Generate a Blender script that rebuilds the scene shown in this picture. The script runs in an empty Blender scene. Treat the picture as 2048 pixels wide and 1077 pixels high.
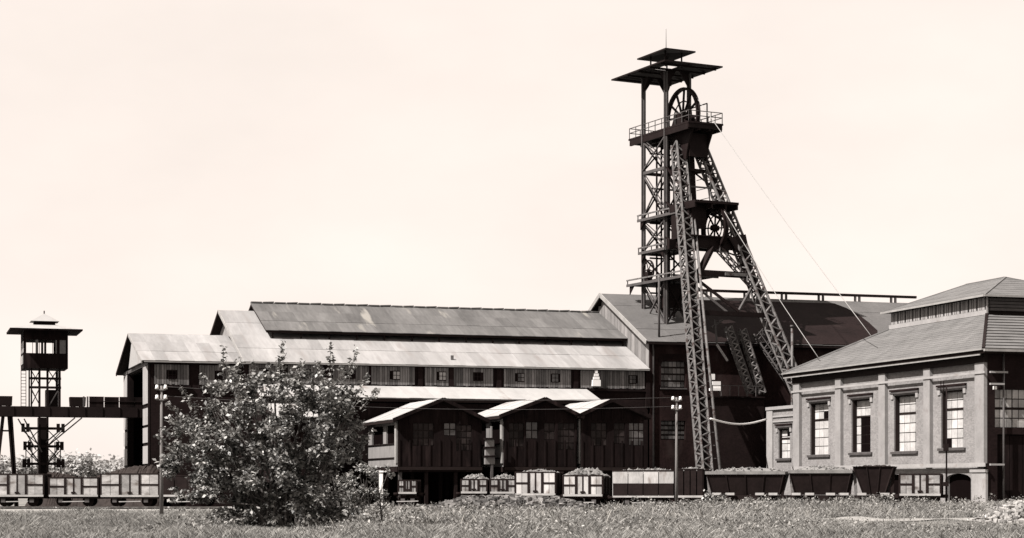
import bpy, math, random
import numpy as np
from mathutils import Vector, Matrix
random.seed(7); np.random.seed(7)
R = math.radians

# ------------------------------------------------------------------ camera
F, W, H, CX, HY, CH = 3900.0, 2048.0, 1077.0, 1024.0, 970.0, 2.0
sc = bpy.context.scene
col = sc.collection
cam_d = bpy.data.cameras.new('camera'); cam = bpy.data.objects.new('camera', cam_d); col.objects.link(cam)
cam.location = (0, 0, CH); cam.rotation_euler = (R(90), 0, 0)
cam_d.sensor_width = 36.0; cam_d.lens = 36.0 * F / W
cam_d.shift_y = (HY - H / 2) / W
cam_d.clip_end = 20000; cam_d.clip_start = 0.5
sc.camera = cam

# ------------------------------------------------------------------ world, sun, exposure
SUN_AZ, SUN_EL = R(55), R(50)        # azimuth measured from behind the camera towards the left
sun_vec = Vector((-math.sin(SUN_AZ) * math.cos(SUN_EL), -math.cos(SUN_AZ) * math.cos(SUN_EL), math.sin(SUN_EL)))
world = bpy.data.worlds.new('World'); sc.world = world; world.use_nodes = True
wn = world.node_tree; wn.nodes.clear()
wo = wn.nodes.new('ShaderNodeOutputWorld'); bg = wn.nodes.new('ShaderNodeBackground')
sky = wn.nodes.new('ShaderNodeTexSky'); sky.sky_type = 'NISHITA'; sky.sun_disc = False
sky.sun_elevation = SUN_EL; sky.sun_rotation = R(180) + SUN_AZ
bw = wn.nodes.new('ShaderNodeRGBToBW')
tint = wn.nodes.new('ShaderNodeMix'); tint.data_type = 'RGBA'; tint.blend_type = 'MULTIPLY'
tint.inputs[0].default_value = 1.0; tint.inputs[7].default_value = (1.0, 0.895, 0.80, 1)
mixw = wn.nodes.new('ShaderNodeMix'); mixw.data_type = 'RGBA'; mixw.inputs[0].default_value = 0.93
mixw.inputs[7].default_value = (3.42, 3.06, 2.83, 1)
wn.links.new(sky.outputs[0], bw.inputs[0]); wn.links.new(bw.outputs[0], tint.inputs[6])
wn.links.new(tint.outputs[2], mixw.inputs[6])
# thin uneven high haze all over the sky
wtc = wn.nodes.new('ShaderNodeTexCoord'); wmp = wn.nodes.new('ShaderNodeMapping'); wmp.inputs['Scale'].default_value = (1, 1, 2.2)
wns = wn.nodes.new('ShaderNodeTexNoise'); wns.inputs['Scale'].default_value = 7.0; wns.inputs['Detail'].default_value = 4.0
wmr = wn.nodes.new('ShaderNodeMapRange'); wmr.inputs[1].default_value = 0.3; wmr.inputs[2].default_value = 0.7; wmr.inputs[3].default_value = 0.93; wmr.inputs[4].default_value = 1.02
wmu = wn.nodes.new('ShaderNodeMix'); wmu.data_type = 'RGBA'; wmu.blend_type = 'MULTIPLY'; wmu.inputs[0].default_value = 1.0
wn.links.new(wtc.outputs['Generated'], wmp.inputs[0]); wn.links.new(wmp.outputs[0], wns.inputs[0]); wn.links.new(wns.outputs[0], wmr.inputs[0])
wn.links.new(mixw.outputs[2], wmu.inputs[6]); wn.links.new(wmr.outputs[0], wmu.inputs[7]); wn.links.new(wmu.outputs[2], bg.inputs[0])
bg.inputs[1].default_value = 0.1
wn.links.new(bg.outputs[0], wo.inputs[0])
sun_d = bpy.data.lights.new('sun', 'SUN'); sun_d.energy = 5.0; sun_d.angle = R(0.5); sun_d.color = (1.0, 0.955, 0.915)
sun = bpy.data.objects.new('sun', sun_d); col.objects.link(sun)
sun.rotation_euler = sun_vec.to_track_quat('Z', 'Y').to_euler()
sun.location = (-60, 60, 90)
sc.view_settings.view_transform = 'Standard'; sc.view_settings.look = 'None'
sc.view_settings.gamma = 1.0; sc.view_settings.use_curve_mapping = False
sc.view_settings.exposure = 1.6

# ------------------------------------------------------------------ geometry of the place
TH = R(17.5)                                     # the works stand turned by this much to the picture
C, S = math.cos(TH), math.sin(TH)
def ray(px, py): return (px - CX) / F, (HY - py) / F
def at(px, py, d):
    a, b = ray(px, py); return Vector((a * d, d, CH + b * d))
def uv2w(u, v, z=0.0): return Vector((u * C - v * S, u * S + v * C, z))
def on_v(px, py, v):                             # pixel met by the facade plane v = const -> (u, z)
    a, b = ray(px, py); t = v / (-a * S + C); return t * (a * C + S), CH + b * t
def on_u(px, py, u):                             # pixel met by the wall plane u = const -> (v, z)
    a, b = ray(px, py); t = u / (a * C + S); return t * (-a * S + C), CH + b * t

# ------------------------------------------------------------------ materials
MATS = {}
def mat(name, colr, var=0.25, scale=1.5, fine=9.0, rough=0.9, metal=0.0, rnd=0.0, stretch=(1, 1, 1), bump=0.0,
        island=0.0, transl=0.0, stain=None, brick=None, spec=0.2, k=None):
    lum = sum(colr) / 3; k = k or (0.86 if lum > 0.04 else 0.58); wm = 0.5 if lum > 0.04 else 1.0
    if lum < 0.04: spec = min(spec, 0.05)
    colr = tuple(k * (lum + (c - lum) * wm) for c in colr)
    if stain: stain = (tuple(k * c for c in stain[0]),) + tuple(stain[1:])
    m = bpy.data.materials.new(name); m.use_nodes = True; nt = m.node_tree; nt.nodes.clear()
    N, L = nt.nodes.new, nt.links.new
    out = N('ShaderNodeOutputMaterial'); bs = N('ShaderNodeBsdfPrincipled')
    bs.inputs['Roughness'].default_value = rough; bs.inputs['Metallic'].default_value = metal
    bs.inputs['Specular IOR Level'].default_value = spec
    geo = N('ShaderNodeNewGeometry')
    mp = N('ShaderNodeMapping'); mp.vector_type = 'TEXTURE'; mp.inputs['Rotation'].default_value = (0, 0, TH)
    L(geo.outputs['Position'], mp.inputs[0])
    mp2 = N('ShaderNodeMapping'); mp2.inputs['Scale'].default_value = stretch; L(mp.outputs[0], mp2.inputs[0])
    n1 = N('ShaderNodeTexNoise'); n1.inputs['Scale'].default_value = scale; n1.inputs['Detail'].default_value = 5
    n1.inputs['Roughness'].default_value = 0.62; L(mp2.outputs[0], n1.inputs[0])
    n2 = N('ShaderNodeTexNoise'); n2.inputs['Scale'].default_value = fine; n2.inputs['Detail'].default_value = 3; L(mp2.outputs[0], n2.inputs[0])
    def math_(op, a, b):
        k = N('ShaderNodeMath'); k.operation = op
        for i, q in enumerate((a, b)):
            if isinstance(q, (int, float)): k.inputs[i].default_value = q
            else: L(q, k.inputs[i])
        return k.outputs[0]
    f = math_('ADD', math_('MULTIPLY', math_('SUBTRACT', n1.outputs[0], 0.5), 3.4 * var),
              math_('MULTIPLY', math_('SUBTRACT', n2.outputs[0], 0.5), 1.6 * var))
    f = math_('ADD', f, 1.0)
    if rnd:
        oi = N('ShaderNodeObjectInfo')
        f = math_('MULTIPLY', f, math_('ADD', math_('MULTIPLY', math_('SUBTRACT', oi.outputs['Random'], 0.5), 2 * rnd), 1.0))
    if island:
        f = math_('MULTIPLY', f, math_('ADD', math_('MULTIPLY', math_('SUBTRACT', geo.outputs['Random Per Island'], 0.5), 2 * island), 1.0))
    f = math_('MAXIMUM', f, 0.08)
    mx = N('ShaderNodeMix'); mx.data_type = 'RGBA'; mx.blend_type = 'MULTIPLY'; mx.inputs[0].default_value = 1.0
    mx.inputs[6].default_value = (*colr, 1)
    L(f, mx.inputs[7]); c_out = mx.outputs[2]
    if brick:
        sx = N('ShaderNodeSeparateXYZ'); L(mp.outputs[0], sx.inputs[0])
        cb = N('ShaderNodeCombineXYZ'); L(math_('ADD', sx.outputs[0], sx.outputs[1]), cb.inputs[0]); L(sx.outputs[2], cb.inputs[1])
        bt = N('ShaderNodeTexBrick'); bt.inputs['Scale'].default_value = 1.0
        bt.inputs['Brick Width'].default_value = 0.24; bt.inputs['Row Height'].default_value = 0.08; bt.inputs['Mortar Size'].default_value = 0.008
        bt.inputs['Color1'].default_value = (0.8, 0.8, 0.8, 1); bt.inputs['Color2'].default_value = (1.2, 1.2, 1.2, 1)
        bt.inputs['Mortar'].default_value = (brick, brick, brick, 1); L(cb.outputs[0], bt.inputs[0])
        m3 = N('ShaderNodeMix'); m3.data_type = 'RGBA'; m3.blend_type = 'MULTIPLY'; m3.inputs[0].default_value = 1.0
        L(c_out, m3.inputs[6]); L(bt.outputs[0], m3.inputs[7]); c_out = m3.outputs[2]
    if stain:
        scol, sscale, lo, hi = stain
        n3 = N('ShaderNodeTexNoise'); n3.inputs['Scale'].default_value = sscale; n3.inputs['Detail'].default_value = 6; L(mp2.outputs[0], n3.inputs[0])
        mr = N('ShaderNodeMapRange'); mr.inputs[1].default_value = lo; mr.inputs[2].default_value = hi; L(n3.outputs[0], mr.inputs[0])
        m2 = N('ShaderNodeMix'); m2.data_type = 'RGBA'; L(mr.outputs[0], m2.inputs[0]); L(c_out, m2.inputs[6])
        m2.inputs[7].default_value = (*scol, 1); c_out = m2.outputs[2]
    L(c_out, bs.inputs['Base Color'])
    if bump:
        bn = N('ShaderNodeBump'); bn.inputs['Strength'].default_value = bump; bn.inputs['Distance'].default_value = 0.06
        L(n2.outputs[0], bn.inputs['Height']); L(bn.outputs[0], bs.inputs['Normal'])
    sh = bs.outputs[0]
    if transl:
        tr = N('ShaderNodeBsdfTranslucent'); L(c_out, tr.inputs[0])
        ms = N('ShaderNodeMixShader'); ms.inputs[0].default_value = transl; L(sh, ms.inputs[1]); L(tr.outputs[0], ms.inputs[2]); sh = ms.outputs[0]
    L(sh, out.inputs[0]); MATS[name] = m
    return m
def g(v, warm=1.0):                                  # faded warm greys of the place
    return (v * (1 + 0.03 * warm), v * (1 - 0.01 * warm), v * (1 - 0.05 * warm))
mat('steel', (0.014, 0.0092, 0.0089), 0.35, 1.2, rough=0.6, metal=0.0, spec=0.25)
mat('steel_pale', (0.09, 0.081, 0.077), 0.45, 1.6, 7, rough=0.7, stain=((0.03, 0.02, 0.018), 2.2, 0.55, 0.66))
mat('steel_mid', (0.052, 0.043, 0.041), 0.4, 1.3, rough=0.7)
mat('iron_dark', (0.014, 0.009, 0.0085), 0.3, 1.5, rough=0.7)
mat('brick_soot', (0.0125, 0.0078, 0.0075), 0.45, 0.5, 6, rough=0.95, brick=1.5, spec=0.1)
mat('brick_soot_red', (0.0185, 0.0105, 0.010), 0.7, 0.4, 6, stretch=(1, 1, 0.5), stain=((0.045, 0.032, 0.03), 0.5, 0.6, 0.78), rough=0.95, brick=1.4, spec=0.1)
mat('timber_soot', (0.0105, 0.0066, 0.0064), 0.7, 0.8, 6, stretch=(1.6, 1.6, 0.3), stain=((0.03, 0.02, 0.019), 0.9, 0.58, 0.75), rough=0.95, spec=0.1)
mat('boards', (0.105, 0.094, 0.09), 0.45, 1.4, 8, rnd=0.42, stretch=(1, 1, 0.25))
mat('boards_gable', (0.15, 0.135, 0.128), 0.3, 1.4, 8, rnd=0.25, stretch=(1, 1, 0.3))
mat('roof_pale', (0.198, 0.185, 0.178), 0.26, 0.22, 2.2, rnd=0.14, stretch=(1.6, 0.3, 0.3), stain=((0.135, 0.122, 0.116), 0.55, 0.56, 0.78))
mat('roof_white', (0.245, 0.23, 0.218), 0.16, 0.3, 2.0, rnd=0.07, stretch=(1, 0.35, 0.35), stain=((0.16, 0.14, 0.13), 0.7, 0.62, 0.76))
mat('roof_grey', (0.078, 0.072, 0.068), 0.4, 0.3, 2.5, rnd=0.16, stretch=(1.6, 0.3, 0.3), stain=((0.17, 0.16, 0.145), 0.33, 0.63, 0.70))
mat('roof_shaft', (0.072, 0.066, 0.063), 0.22, 0.5, 4, rnd=0.06)
mat('roof_dark', (0.0135, 0.0082, 0.008), 0.4, 0.35, 3, rough=0.8, stain=((0.022, 0.015, 0.014), 0.4, 0.6, 0.75))
mat('tiles', (0.092, 0.086, 0.082), 0.3, 0.7, 8, rnd=0.07, bump=0.3)
mat('fascia', (0.20, 0.185, 0.17), 0.25, 1.2, 8)
mat('fascia_dark', (0.02, 0.014, 0.013), 0.3, 1.2, 8)
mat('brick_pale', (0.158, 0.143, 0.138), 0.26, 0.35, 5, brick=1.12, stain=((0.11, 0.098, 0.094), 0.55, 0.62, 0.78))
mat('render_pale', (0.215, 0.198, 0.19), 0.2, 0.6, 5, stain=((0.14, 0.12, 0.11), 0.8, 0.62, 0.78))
mat('brick_end', (0.0155, 0.0095, 0.0092), 0.4, 0.5, 6, brick=1.3, spec=0.1)  # near-black copy of the house brick; puts the end wall's shade into colour
mat('frame_dark', (0.018, 0.013, 0.012), 0.3, 2, 9, rough=0.7)
mat('pane_white', (0.34, 0.318, 0.303), 0.3, 0.9, 5, rough=0.2, rnd=0.2, spec=0.5)
mat('pane_grey', (0.22, 0.203, 0.19), 0.4, 1.2, 5, rough=0.3, rnd=0.4, spec=0.5)
mat('pane_dim', (0.06, 0.052, 0.049), 0.6, 1.2, 5, rough=0.3, rnd=0.7, spec=0.5)
mat('pane_murky', (0.028, 0.022, 0.021), 0.6, 1.0, 5, rough=0.3, rnd=0.5, spec=0.3)
mat('pane_sooty', (0.062, 0.052, 0.049), 0.6, 1.0, 5, rough=0.3, rnd=0.45, spec=0.3)
mat('dark_void', (0.006, 0.004, 0.004), 0.2, 1, rough=1.0, spec=0.0)
mat('wagon_wood', (0.235, 0.219, 0.208), 0.4, 1.1, 7, rnd=0.3, stretch=(1, 1, 2.4), stain=((0.09, 0.077, 0.07), 1.0, 0.55, 0.72))
mat('wagon_white', (0.30, 0.28, 0.265), 0.32, 0.9, 6, rnd=0.2, stretch=(1.5, 1.5, 0.6), stain=((0.13, 0.11, 0.10), 1.1, 0.56, 0.74))
mat('pilaster_pale', (0.185, 0.169, 0.163), 0.22, 0.6, 5, stain=((0.12, 0.105, 0.10), 0.7, 0.6, 0.78))
mat('wagon_grey', (0.19, 0.177, 0.169), 0.4, 1.0, 7, rnd=0.3, stretch=(1, 1, 2.2), stain=((0.07, 0.06, 0.055), 0.9, 0.55, 0.72))
mat('wagon_sill', (0.25, 0.233, 0.218), 0.25, 1.0, 6)
mat('wagon_black', (0.015, 0.010, 0.0095), 0.4, 1.2, 6, rough=0.8)
mat('coal', (0.03, 0.024, 0.022), 0.5, 2.0, 9, rough=0.7, island=0.5)
mat('ore', (0.115, 0.107, 0.10), 0.4, 1.4, 9, island=0.55)
mat('gravel_pale', (0.21, 0.195, 0.178), 0.5, 1.4, 9, island=0.6)
mat('stone_dark', (0.09, 0.082, 0.076), 0.6, 1.4, 9, island=0.85)
mat('pole_wood', (0.12, 0.105, 0.098), 0.3, 2, 8, stretch=(1, 1, 0.2))
mat('porcelain', (0.62, 0.59, 0.56), 0.05, 2, rough=0.3, spec=0.5)
mat('rope', (0.24, 0.225, 0.21), 0.1, 2)
mat('rail', (0.3, 0.28, 0.26), 0.2, 2, rough=0.45)
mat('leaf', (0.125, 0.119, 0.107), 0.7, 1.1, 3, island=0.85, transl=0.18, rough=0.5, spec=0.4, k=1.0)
mat('leaf_far', (0.29, 0.275, 0.26), 0.2, 0.15, 1, island=0.25, transl=0.3, k=1.0)  # leaves paled, distance haze put into their colour
mat('bark', (0.06, 0.05, 0.044), 0.4, 2, 9)
mat('grass', (0.15, 0.141, 0.124), 0.5, 0.16, 1.2, island=0.6, transl=0.25, rough=0.8)
mat('weed', (0.175, 0.164, 0.146), 0.5, 0.3, 2, island=0.7, transl=0.25, rough=0.8)
mat('seed_head', (0.24, 0.22, 0.185), 0.3, 0.5, 3, island=0.4, transl=0.2)
mat('path', (0.20, 0.186, 0.165), 0.3, 0.6, 5, bump=0.4)

# ------------------------------------------------------------------ builders
CUBES = {}
def cube(m):
    if m not in CUBES:
        me = bpy.data.meshes.new('box_' + m)
        v = [(x, y, z) for x in (-.5, .5) for y in (-.5, .5) for z in (-.5, .5)]
        f = [(0, 1, 3, 2), (4, 6, 7, 5), (0, 4, 5, 1), (2, 3, 7, 6), (0, 2, 6, 4), (1, 5, 7, 3)]
        me.from_pydata(v, [], f); me.materials.append(MATS[m]); CUBES[m] = me
    return CUBES[m]
def link(name, data, parent=None):
    o = bpy.data.objects.new(name, data); col.objects.link(o)
    if parent is not None: o.parent = parent
    return o
class Thing:
    """an Empty at the base of a thing; parts are given in the frame (u, v, z) and stored relative to the base"""
    def __init__(s, name, label, cat, u, v, z=0.0, rot=TH, group=None, wpos=None):
        s.e = bpy.data.objects.new(name, None); col.objects.link(s.e)
        s.e.empty_display_size = 0.5
        s.e.location = wpos if wpos is not None else uv2w(u, v, z); s.e.rotation_euler = (0, 0, rot)
        s.org = Vector((u, v, z)); tag(s.e, label, cat, group)
def tag(o, label, cat=None, group=None, kind=None):
    o['label'] = label
    if cat: o['category'] = cat
    if group: o['group'] = group
    if kind: o['kind'] = kind
    return o
def me_from(name, verts, faces, m, smooth=False):
    me = bpy.data.meshes.new(name); me.from_pydata([tuple(p) for p in verts], [], faces); me.materials.append(MATS[m])
    if smooth:
        me.polygons.foreach_set('use_smooth', [True] * len(me.polygons))
    me.update(); return me
def par(t, parent): return parent if parent is not None else t.e
def mesh(t, name, m, verts, faces, parent=None, smooth=False):
    return link(name, me_from(name, [Vector(p) - t.org for p in verts], faces, m, smooth), par(t, parent))
def box(t, name, m, a, b, parent=None):
    o = link(name, cube(m), par(t, parent))
    a, b = Vector(a), Vector(b); o.location = (a + b) / 2 - t.org
    o.scale = [max(abs(b[i] - a[i]), 0.004) for i in range(3)]
    return o
BF = [(0, 1, 3, 2), (4, 6, 7, 5), (0, 4, 5, 1), (2, 3, 7, 6), (0, 2, 6, 4), (1, 5, 7, 3)]
def bverts(a, b): return [(x, y, z) for x in (a[0], b[0]) for y in (a[1], b[1]) for z in (a[2], b[2])]
def boxes(t, name, m, lst, parent=None):
    V_, F_ = [], []
    for a, b in lst:
        k = len(V_); V_ += bverts(a, b); F_ += [tuple(i + k for i in f) for f in BF]
    return mesh(t, name, m, V_, F_, parent)
def bar_matrix(p, q, w, h, up=Vector((0, 0, 1))):
    d = q - p; ln = d.length; x = d / ln
    if abs(x.dot(up)) > 0.98: up = Vector((0, 1, 0))
    y = up.cross(x).normalized(); z = x.cross(y)
    mtx = Matrix((x * ln, y * w, z * h)).transposed().to_4x4(); mtx.translation = (p + q) / 2
    return mtx
def bar(t, name, m, p, q, w=0.15, h=None, parent=None):
    o = link(name, cube(m), par(t, parent))
    o.matrix_local = bar_matrix(Vector(p) - t.org, Vector(q) - t.org, w, h or w)
    return o
def bars(t, name, m, lst, parent=None):
    V_, F_ = [], []
    base = [Vector(v) for v in bverts((-.5, -.5, -.5), (.5, .5, .5))]
    for p, q, w, h in lst:
        M = bar_matrix(Vector(p), Vector(q), w, h); k = len(V_)
        V_ += [M @ v for v in base]; F_ += [tuple(i + k for i in f) for f in BF]
    return mesh(t, name, m, V_, F_, parent)
def tube(t, name, m, pts, r, n=6, parent=None, r2=None, smooth=True):
    pts = [Vector(p) for p in pts]; V_, F_ = [], []
    for i, p in enumerate(pts):
        d = (pts[min(i + 1, len(pts) - 1)] - pts[max(i - 1, 0)]).normalized()
        up = Vector((0, 0, 1)) if abs(d.z) < 0.95 else Vector((1, 0, 0))
        a = d.cross(up).normalized(); b = d.cross(a)
        rr = r if r2 is None else r + (r2 - r) * i / (len(pts) - 1)
        for k in range(n):
            an = 2 * math.pi * k / n; V_.append(p + (a * math.cos(an) + b * math.sin(an)) * rr)
    for i in range(len(pts) - 1):
        for k in range(n):
            k2 = (k + 1) % n; F_.append((i * n + k, i * n + k2, (i + 1) * n + k2, (i + 1) * n + k))
    F_.append(tuple(range(n - 1, -1, -1))); F_.append(tuple((len(pts) - 1) * n + k for k in range(n)))
    return mesh(t, name, m, V_, F_, parent, smooth)
def prism(t, name, m, poly, axis, a, b, parent=None):
    """poly: 2D outline; axis 0: (v,z) outline pushed along u from a to b; axis 1: (u,z) along v; axis 2: (u,v) along z"""
    def P(p, w): return (w, p[0], p[1]) if axis == 0 else (p[0], w, p[1]) if axis == 1 else (p[0], p[1], w)
    n = len(poly); V_ = [P(p, a) for p in poly] + [P(p, b) for p in poly]
    F_ = [tuple(range(n)), tuple(range(2 * n - 1, n - 1, -1))] + [(i, i + n, (i + 1) % n + n, (i + 1) % n) for i in range(n)]
    return mesh(t, name, m, V_, F_, parent)
def holed_wall(t, name, m, axis, w0, w1, a0, a1, z0, z1, holes, parent=None):
    """a wall of real thickness (w0..w1 on the axis across it) with rectangular openings (a, b, zlo, zhi)"""
    A = sorted({a0, a1, *[h[0] for h in holes], *[h[1] for h in holes]}); Z = sorted({z0, z1, *[h[2] for h in holes], *[h[3] for h in holes]})
    A = [x for x in A if a0 <= x <= a1]; Z = [x for x in Z if z0 <= x <= z1]
    def solid(i, j):
        if i < 0 or j < 0 or i >= len(A) - 1 or j >= len(Z) - 1: return False
        ca, cz = (A[i] + A[i + 1]) / 2, (Z[j] + Z[j + 1]) / 2
        return not any(h[0] < ca < h[1] and h[2] < cz < h[3] for h in holes)
    V_, F_ = [], []
    def P(w, a, z): return (w, a, z) if axis == 0 else (a, w, z)
    def quad(*ps):
        k = len(V_); V_.extend(ps); F_.append((k, k + 1, k + 2, k + 3))
    for i in range(len(A) - 1):
        for j in range(len(Z) - 1):
            if not solid(i, j): continue
            x0, x1, y0, y1 = A[i], A[i + 1], Z[j], Z[j + 1]
            for w in (w0, w1): quad(P(w, x0, y0), P(w, x1, y0), P(w, x1, y1), P(w, x0, y1))
            if not solid(i - 1, j): quad(P(w0, x0, y0), P(w1, x0, y0), P(w1, x0, y1), P(w0, x0, y1))
            if not solid(i + 1, j): quad(P(w0, x1, y0), P(w1, x1, y0), P(w1, x1, y1), P(w0, x1, y1))
            if not solid(i, j - 1): quad(P(w0, x0, y0), P(w1, x0, y0), P(w1, x1, y0), P(w0, x1, y0))
            if not solid(i, j + 1): quad(P(w0, x0, y1), P(w1, x0, y1), P(w1, x1, y1), P(w0, x1, y1))
    return mesh(t, name, m, V_, F_, parent)
def sheets(t, name, m, o, ex, ey, nx, ny, parent, th=0.05, lift=0.03, jit=0.012, lap=0.06):
    """lay nx by ny single sheets over the rectangle o + ex + ey; every sheet its own object"""
    o, ex, ey = Vector(o), Vector(ex), Vector(ey); n = ex.cross(ey).normalized()
    if n.z < 0: n = -n
    lx, ly = ex.length / nx, ey.length / ny; ux, uy = ex.normalized(), ey.normalized()
    for i in range(nx):
        for j in range(ny):
            s = link(name, cube(m), parent)
            rise = lift + 0.02 * (j % 2) + 0.012 * (i % 2) + random.uniform(0, jit)
            c = o + ux * lx * (i + .5) + uy * ly * (j + .5) + n * rise
            tilt = random.uniform(-.003, .003)
            x = (ux + n * tilt).normalized()
            M = Matrix((x * (lx + lap * .4), uy * (ly + lap), n * th)).transposed().to_4x4(); M.translation = c - t.org
            s.matrix_local = M
def pick(lst, i): return lst[i % len(lst)]

# ================================================================== ground
def ground_z(x, y):
    x = max(-80.0, min(80.0, x))
    m = 1 / (1 + math.exp(-(x + 9) / 2.2))                    # low weedy rise to the right of the bush
    rise = (0.16 + 0.26 / (1 + math.exp(-(x - 13) / 1.5))) * math.exp(-((y - 133) / 11.0) ** 2) * m
    rise += 0.25 * math.exp(-((y - 96) / 9.0) ** 2) * math.exp(-((x - 6) / 11) ** 2)
    bump = 0.06 * math.sin(x * .9 + y * .31) + 0.05 * math.sin(x * .37 - y * .57 + 1) + 0.04 * math.sin(x * 1.9 + 2)
    fade = 1 if 60 < y < 147 else max(0.0, 1 - abs((y - 147) / 6)) if y >= 147 else 0
    return (rise + bump) * fade
xs = [-6000, -2500, -1000, -400, -160, -90] + list(np.arange(-60, 61, 1.2)) + [90, 160, 400, 1000, 2500, 6000]
ys = [-200, -40, 20, 50] + list(np.arange(60, 166, 1.2)) + [172, 185, 205, 240, 300, 420, 700, 1300, 2600, 6000, 12000]
V_ = [(x, y, ground_z(x, y)) for y in ys for x in xs]
nx = len(xs); F_ = [(j * nx + i, j * nx + i + 1, (j + 1) * nx + i + 1, (j + 1) * nx + i) for j in range(len(ys) - 1) for i in range(nx - 1)]
mat('ground', (0.12, 0.112, 0.099), 0.45, 0.12, 1.6, bump=0.5, stain=((0.20, 0.185, 0.165), 0.10, 0.52, 0.66))
ground = link('ground', me_from('ground', V_, F_, 'ground', True)); tag(ground, 'dry grassy waste ground in front of the colliery', kind='structure')

def sheet_path(name, label, pts, m, dz=0.02):
    V_, F_ = [], []
    for i, (x, y0, y1) in enumerate(pts):
        for k in range(5):
            y = y0 + (y1 - y0) * k / 4; V_.append((x, y, ground_z(x, y) + dz))
    for i in range(len(pts) - 1):
        for k in range(4): F_.append((i * 5 + k, (i + 1) * 5 + k, (i + 1) * 5 + k + 1, i * 5 + k + 1))
    o = link(name, me_from(name, V_, F_, m, True)); return tag(o, label, kind='structure')
sheet_path('cart_track', 'pale worn cart track crossing the grass beside the rubble heap',
           [(x, 104.5 - .05 * x + .5 * math.sin(x * .8), 112.5 - .05 * x + .6 * math.sin(x * .6)) for x in np.arange(17.5, 46, 0.8)], 'path', 0.05)
sheet_path('gravel_strip', 'pale bare gravel strip along the railway line',
           [(x, 139 + 1.5 * math.sin(x * .4), 158.4) for x in np.arange(-56, -14, 1.0)], 'path', 0.03)

# ================================================================== railway
def track_y(x):
    x0, y0, x1, y1, m1 = -34.0, 160.0, -6.0, 154.15, -0.268
    if x <= x0: return y0
    if x >= x1: return y1 + m1 * (x - x1)
    s = (x - x0) / (x1 - x0); h = x1 - x0
    return (2*s**3 - 3*s*s + 1) * y0 + (-2*s**3 + 3*s*s) * y1 + (s**3 - s*s) * h * m1
def track_ang(x): return math.atan((track_y(x + .2) - track_y(x - .2)) / .4)
def make_track(name, label, fy, x0, x1):
    t = Thing(name, label, 'railway track', 0, 0, 0, 0, wpos=(x0, fy(x0), 0)); t.org = Vector((x0, fy(x0), 0))
    for sgn in (-.72, .72):
        pts = [(x, fy(x) + sgn, 0.16) for x in np.arange(x0, x1 + .1, 1.5)]
        bars(t, 'rail', 'rail', [(pts[i], pts[i + 1], 0.08, 0.14) for i in range(len(pts) - 1)])
    for x in np.arange(x0, x1, 0.75):
        box(t, 'sleeper', 'timber_soot', (x, fy(x) - 1.25, -0.02), (x + .24, fy(x) + 1.25, .09))
make_track('railway_track', 'long curving railway track with rusty rails under the coal train', track_y, -56, 40)
make_track('railway_track', 'straight siding track running below the raised gabled screens', lambda x: 161.2 - .08 * x, -20, 12)

WAGN = [0]
def heap_mesh(name, m, L_, W_, hgt, n=34, seed=0, lumps=220, lump=0.16):
    rng = np.random.RandomState(seed); V_, F_ = [], []
    nx_, ny_ = 16, 8
    def hz(i, j):
        a = 1 - abs(2 * i / nx_ - 1) ** 2.6; b = 1 - abs(2 * j / ny_ - 1) ** 2
        return max(0, a * b) * hgt
    hs = {(i, j): hz(i, j) * rng.uniform(.8, 1.1) for i in range(nx_ + 1) for j in range(ny_ + 1)}
    for j in range(ny_ + 1):
        for i in range(nx_ + 1): V_.append((L_ * (i / nx_ - .5), W_ * (j / ny_ - .5), hs[i, j]))
    F_ += [(j * (nx_+1) + i, j * (nx_+1) + i + 1, (j+1) * (nx_+1) + i + 1, (j+1) * (nx_+1) + i) for j in range(ny_) for i in range(nx_)]
    for k in range(lumps):
        i, j = rng.randint(1, nx_), rng.randint(1, ny_)
        c = np.array([L_ * (i / nx_ - .5 + rng.uniform(-.5, .5) / nx_), W_ * (j / ny_ - .5 + rng.uniform(-.5, .5) / ny_), hs[i, j]])
        r = lump * rng.uniform(.5, 1.5); b0 = len(V_)
        for d in ((1, 0, 0), (-1, 0, 0), (0, 1, 0), (0, -1, 0), (0, 0, .8), (0, 0, -.8)):
            V_.append(tuple(c + np.array(d) * r * rng.uniform(.7, 1.3) + rng.uniform(-.3, .3, 3) * r))
        F_ += [tuple(b0 + q for q in f) for f in ((0, 2, 4), (2, 1, 4), (1, 3, 4), (3, 0, 4), (2, 0, 5), (1, 2, 5), (3, 1, 5), (0, 3, 5))]
    return me_from(name, V_, F_, m)
def wheelset(t, x, yh, m='iron_dark'):
    for sgn in (-1, 1):
        n = 18; r = .46; V_, F_ = [], []
        for w, rr in ((sgn * .66, r), (sgn * .78, r), (sgn * .78, r * .82), (sgn * .75, r * .8), (sgn * .75, .16), (sgn * .8, .14)):
            for k in range(n):
                a = 2 * math.pi * k / n; V_.append((x + rr * math.cos(a), w, .23 + .46 + rr * math.sin(a)))
        for q in range(5):
            for k in range(n): F_.append((q*n + k, q*n + (k+1) % n, (q+1)*n + (k+1) % n, (q+1)*n + k))
        F_.append(tuple(range(n))); F_.append(tuple(5 * n + k for k in range(n)))
        mesh(t, 'wheel', m, V_, F_)
        box(t, 'axle_box', 'steel_mid', (x - .17, sgn * .98, .56), (x + .17, sgn * 1.2, .86))
        bar(t, 'leaf_spring', 'iron_dark', (x - .5, sgn * 1.1, .98), (x + .5, sgn * 1.1, .98), .1, .1)
    bar(t, 'axle', 'iron_dark', (x, -.7, .69), (x, .7, .69), .14)
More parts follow.
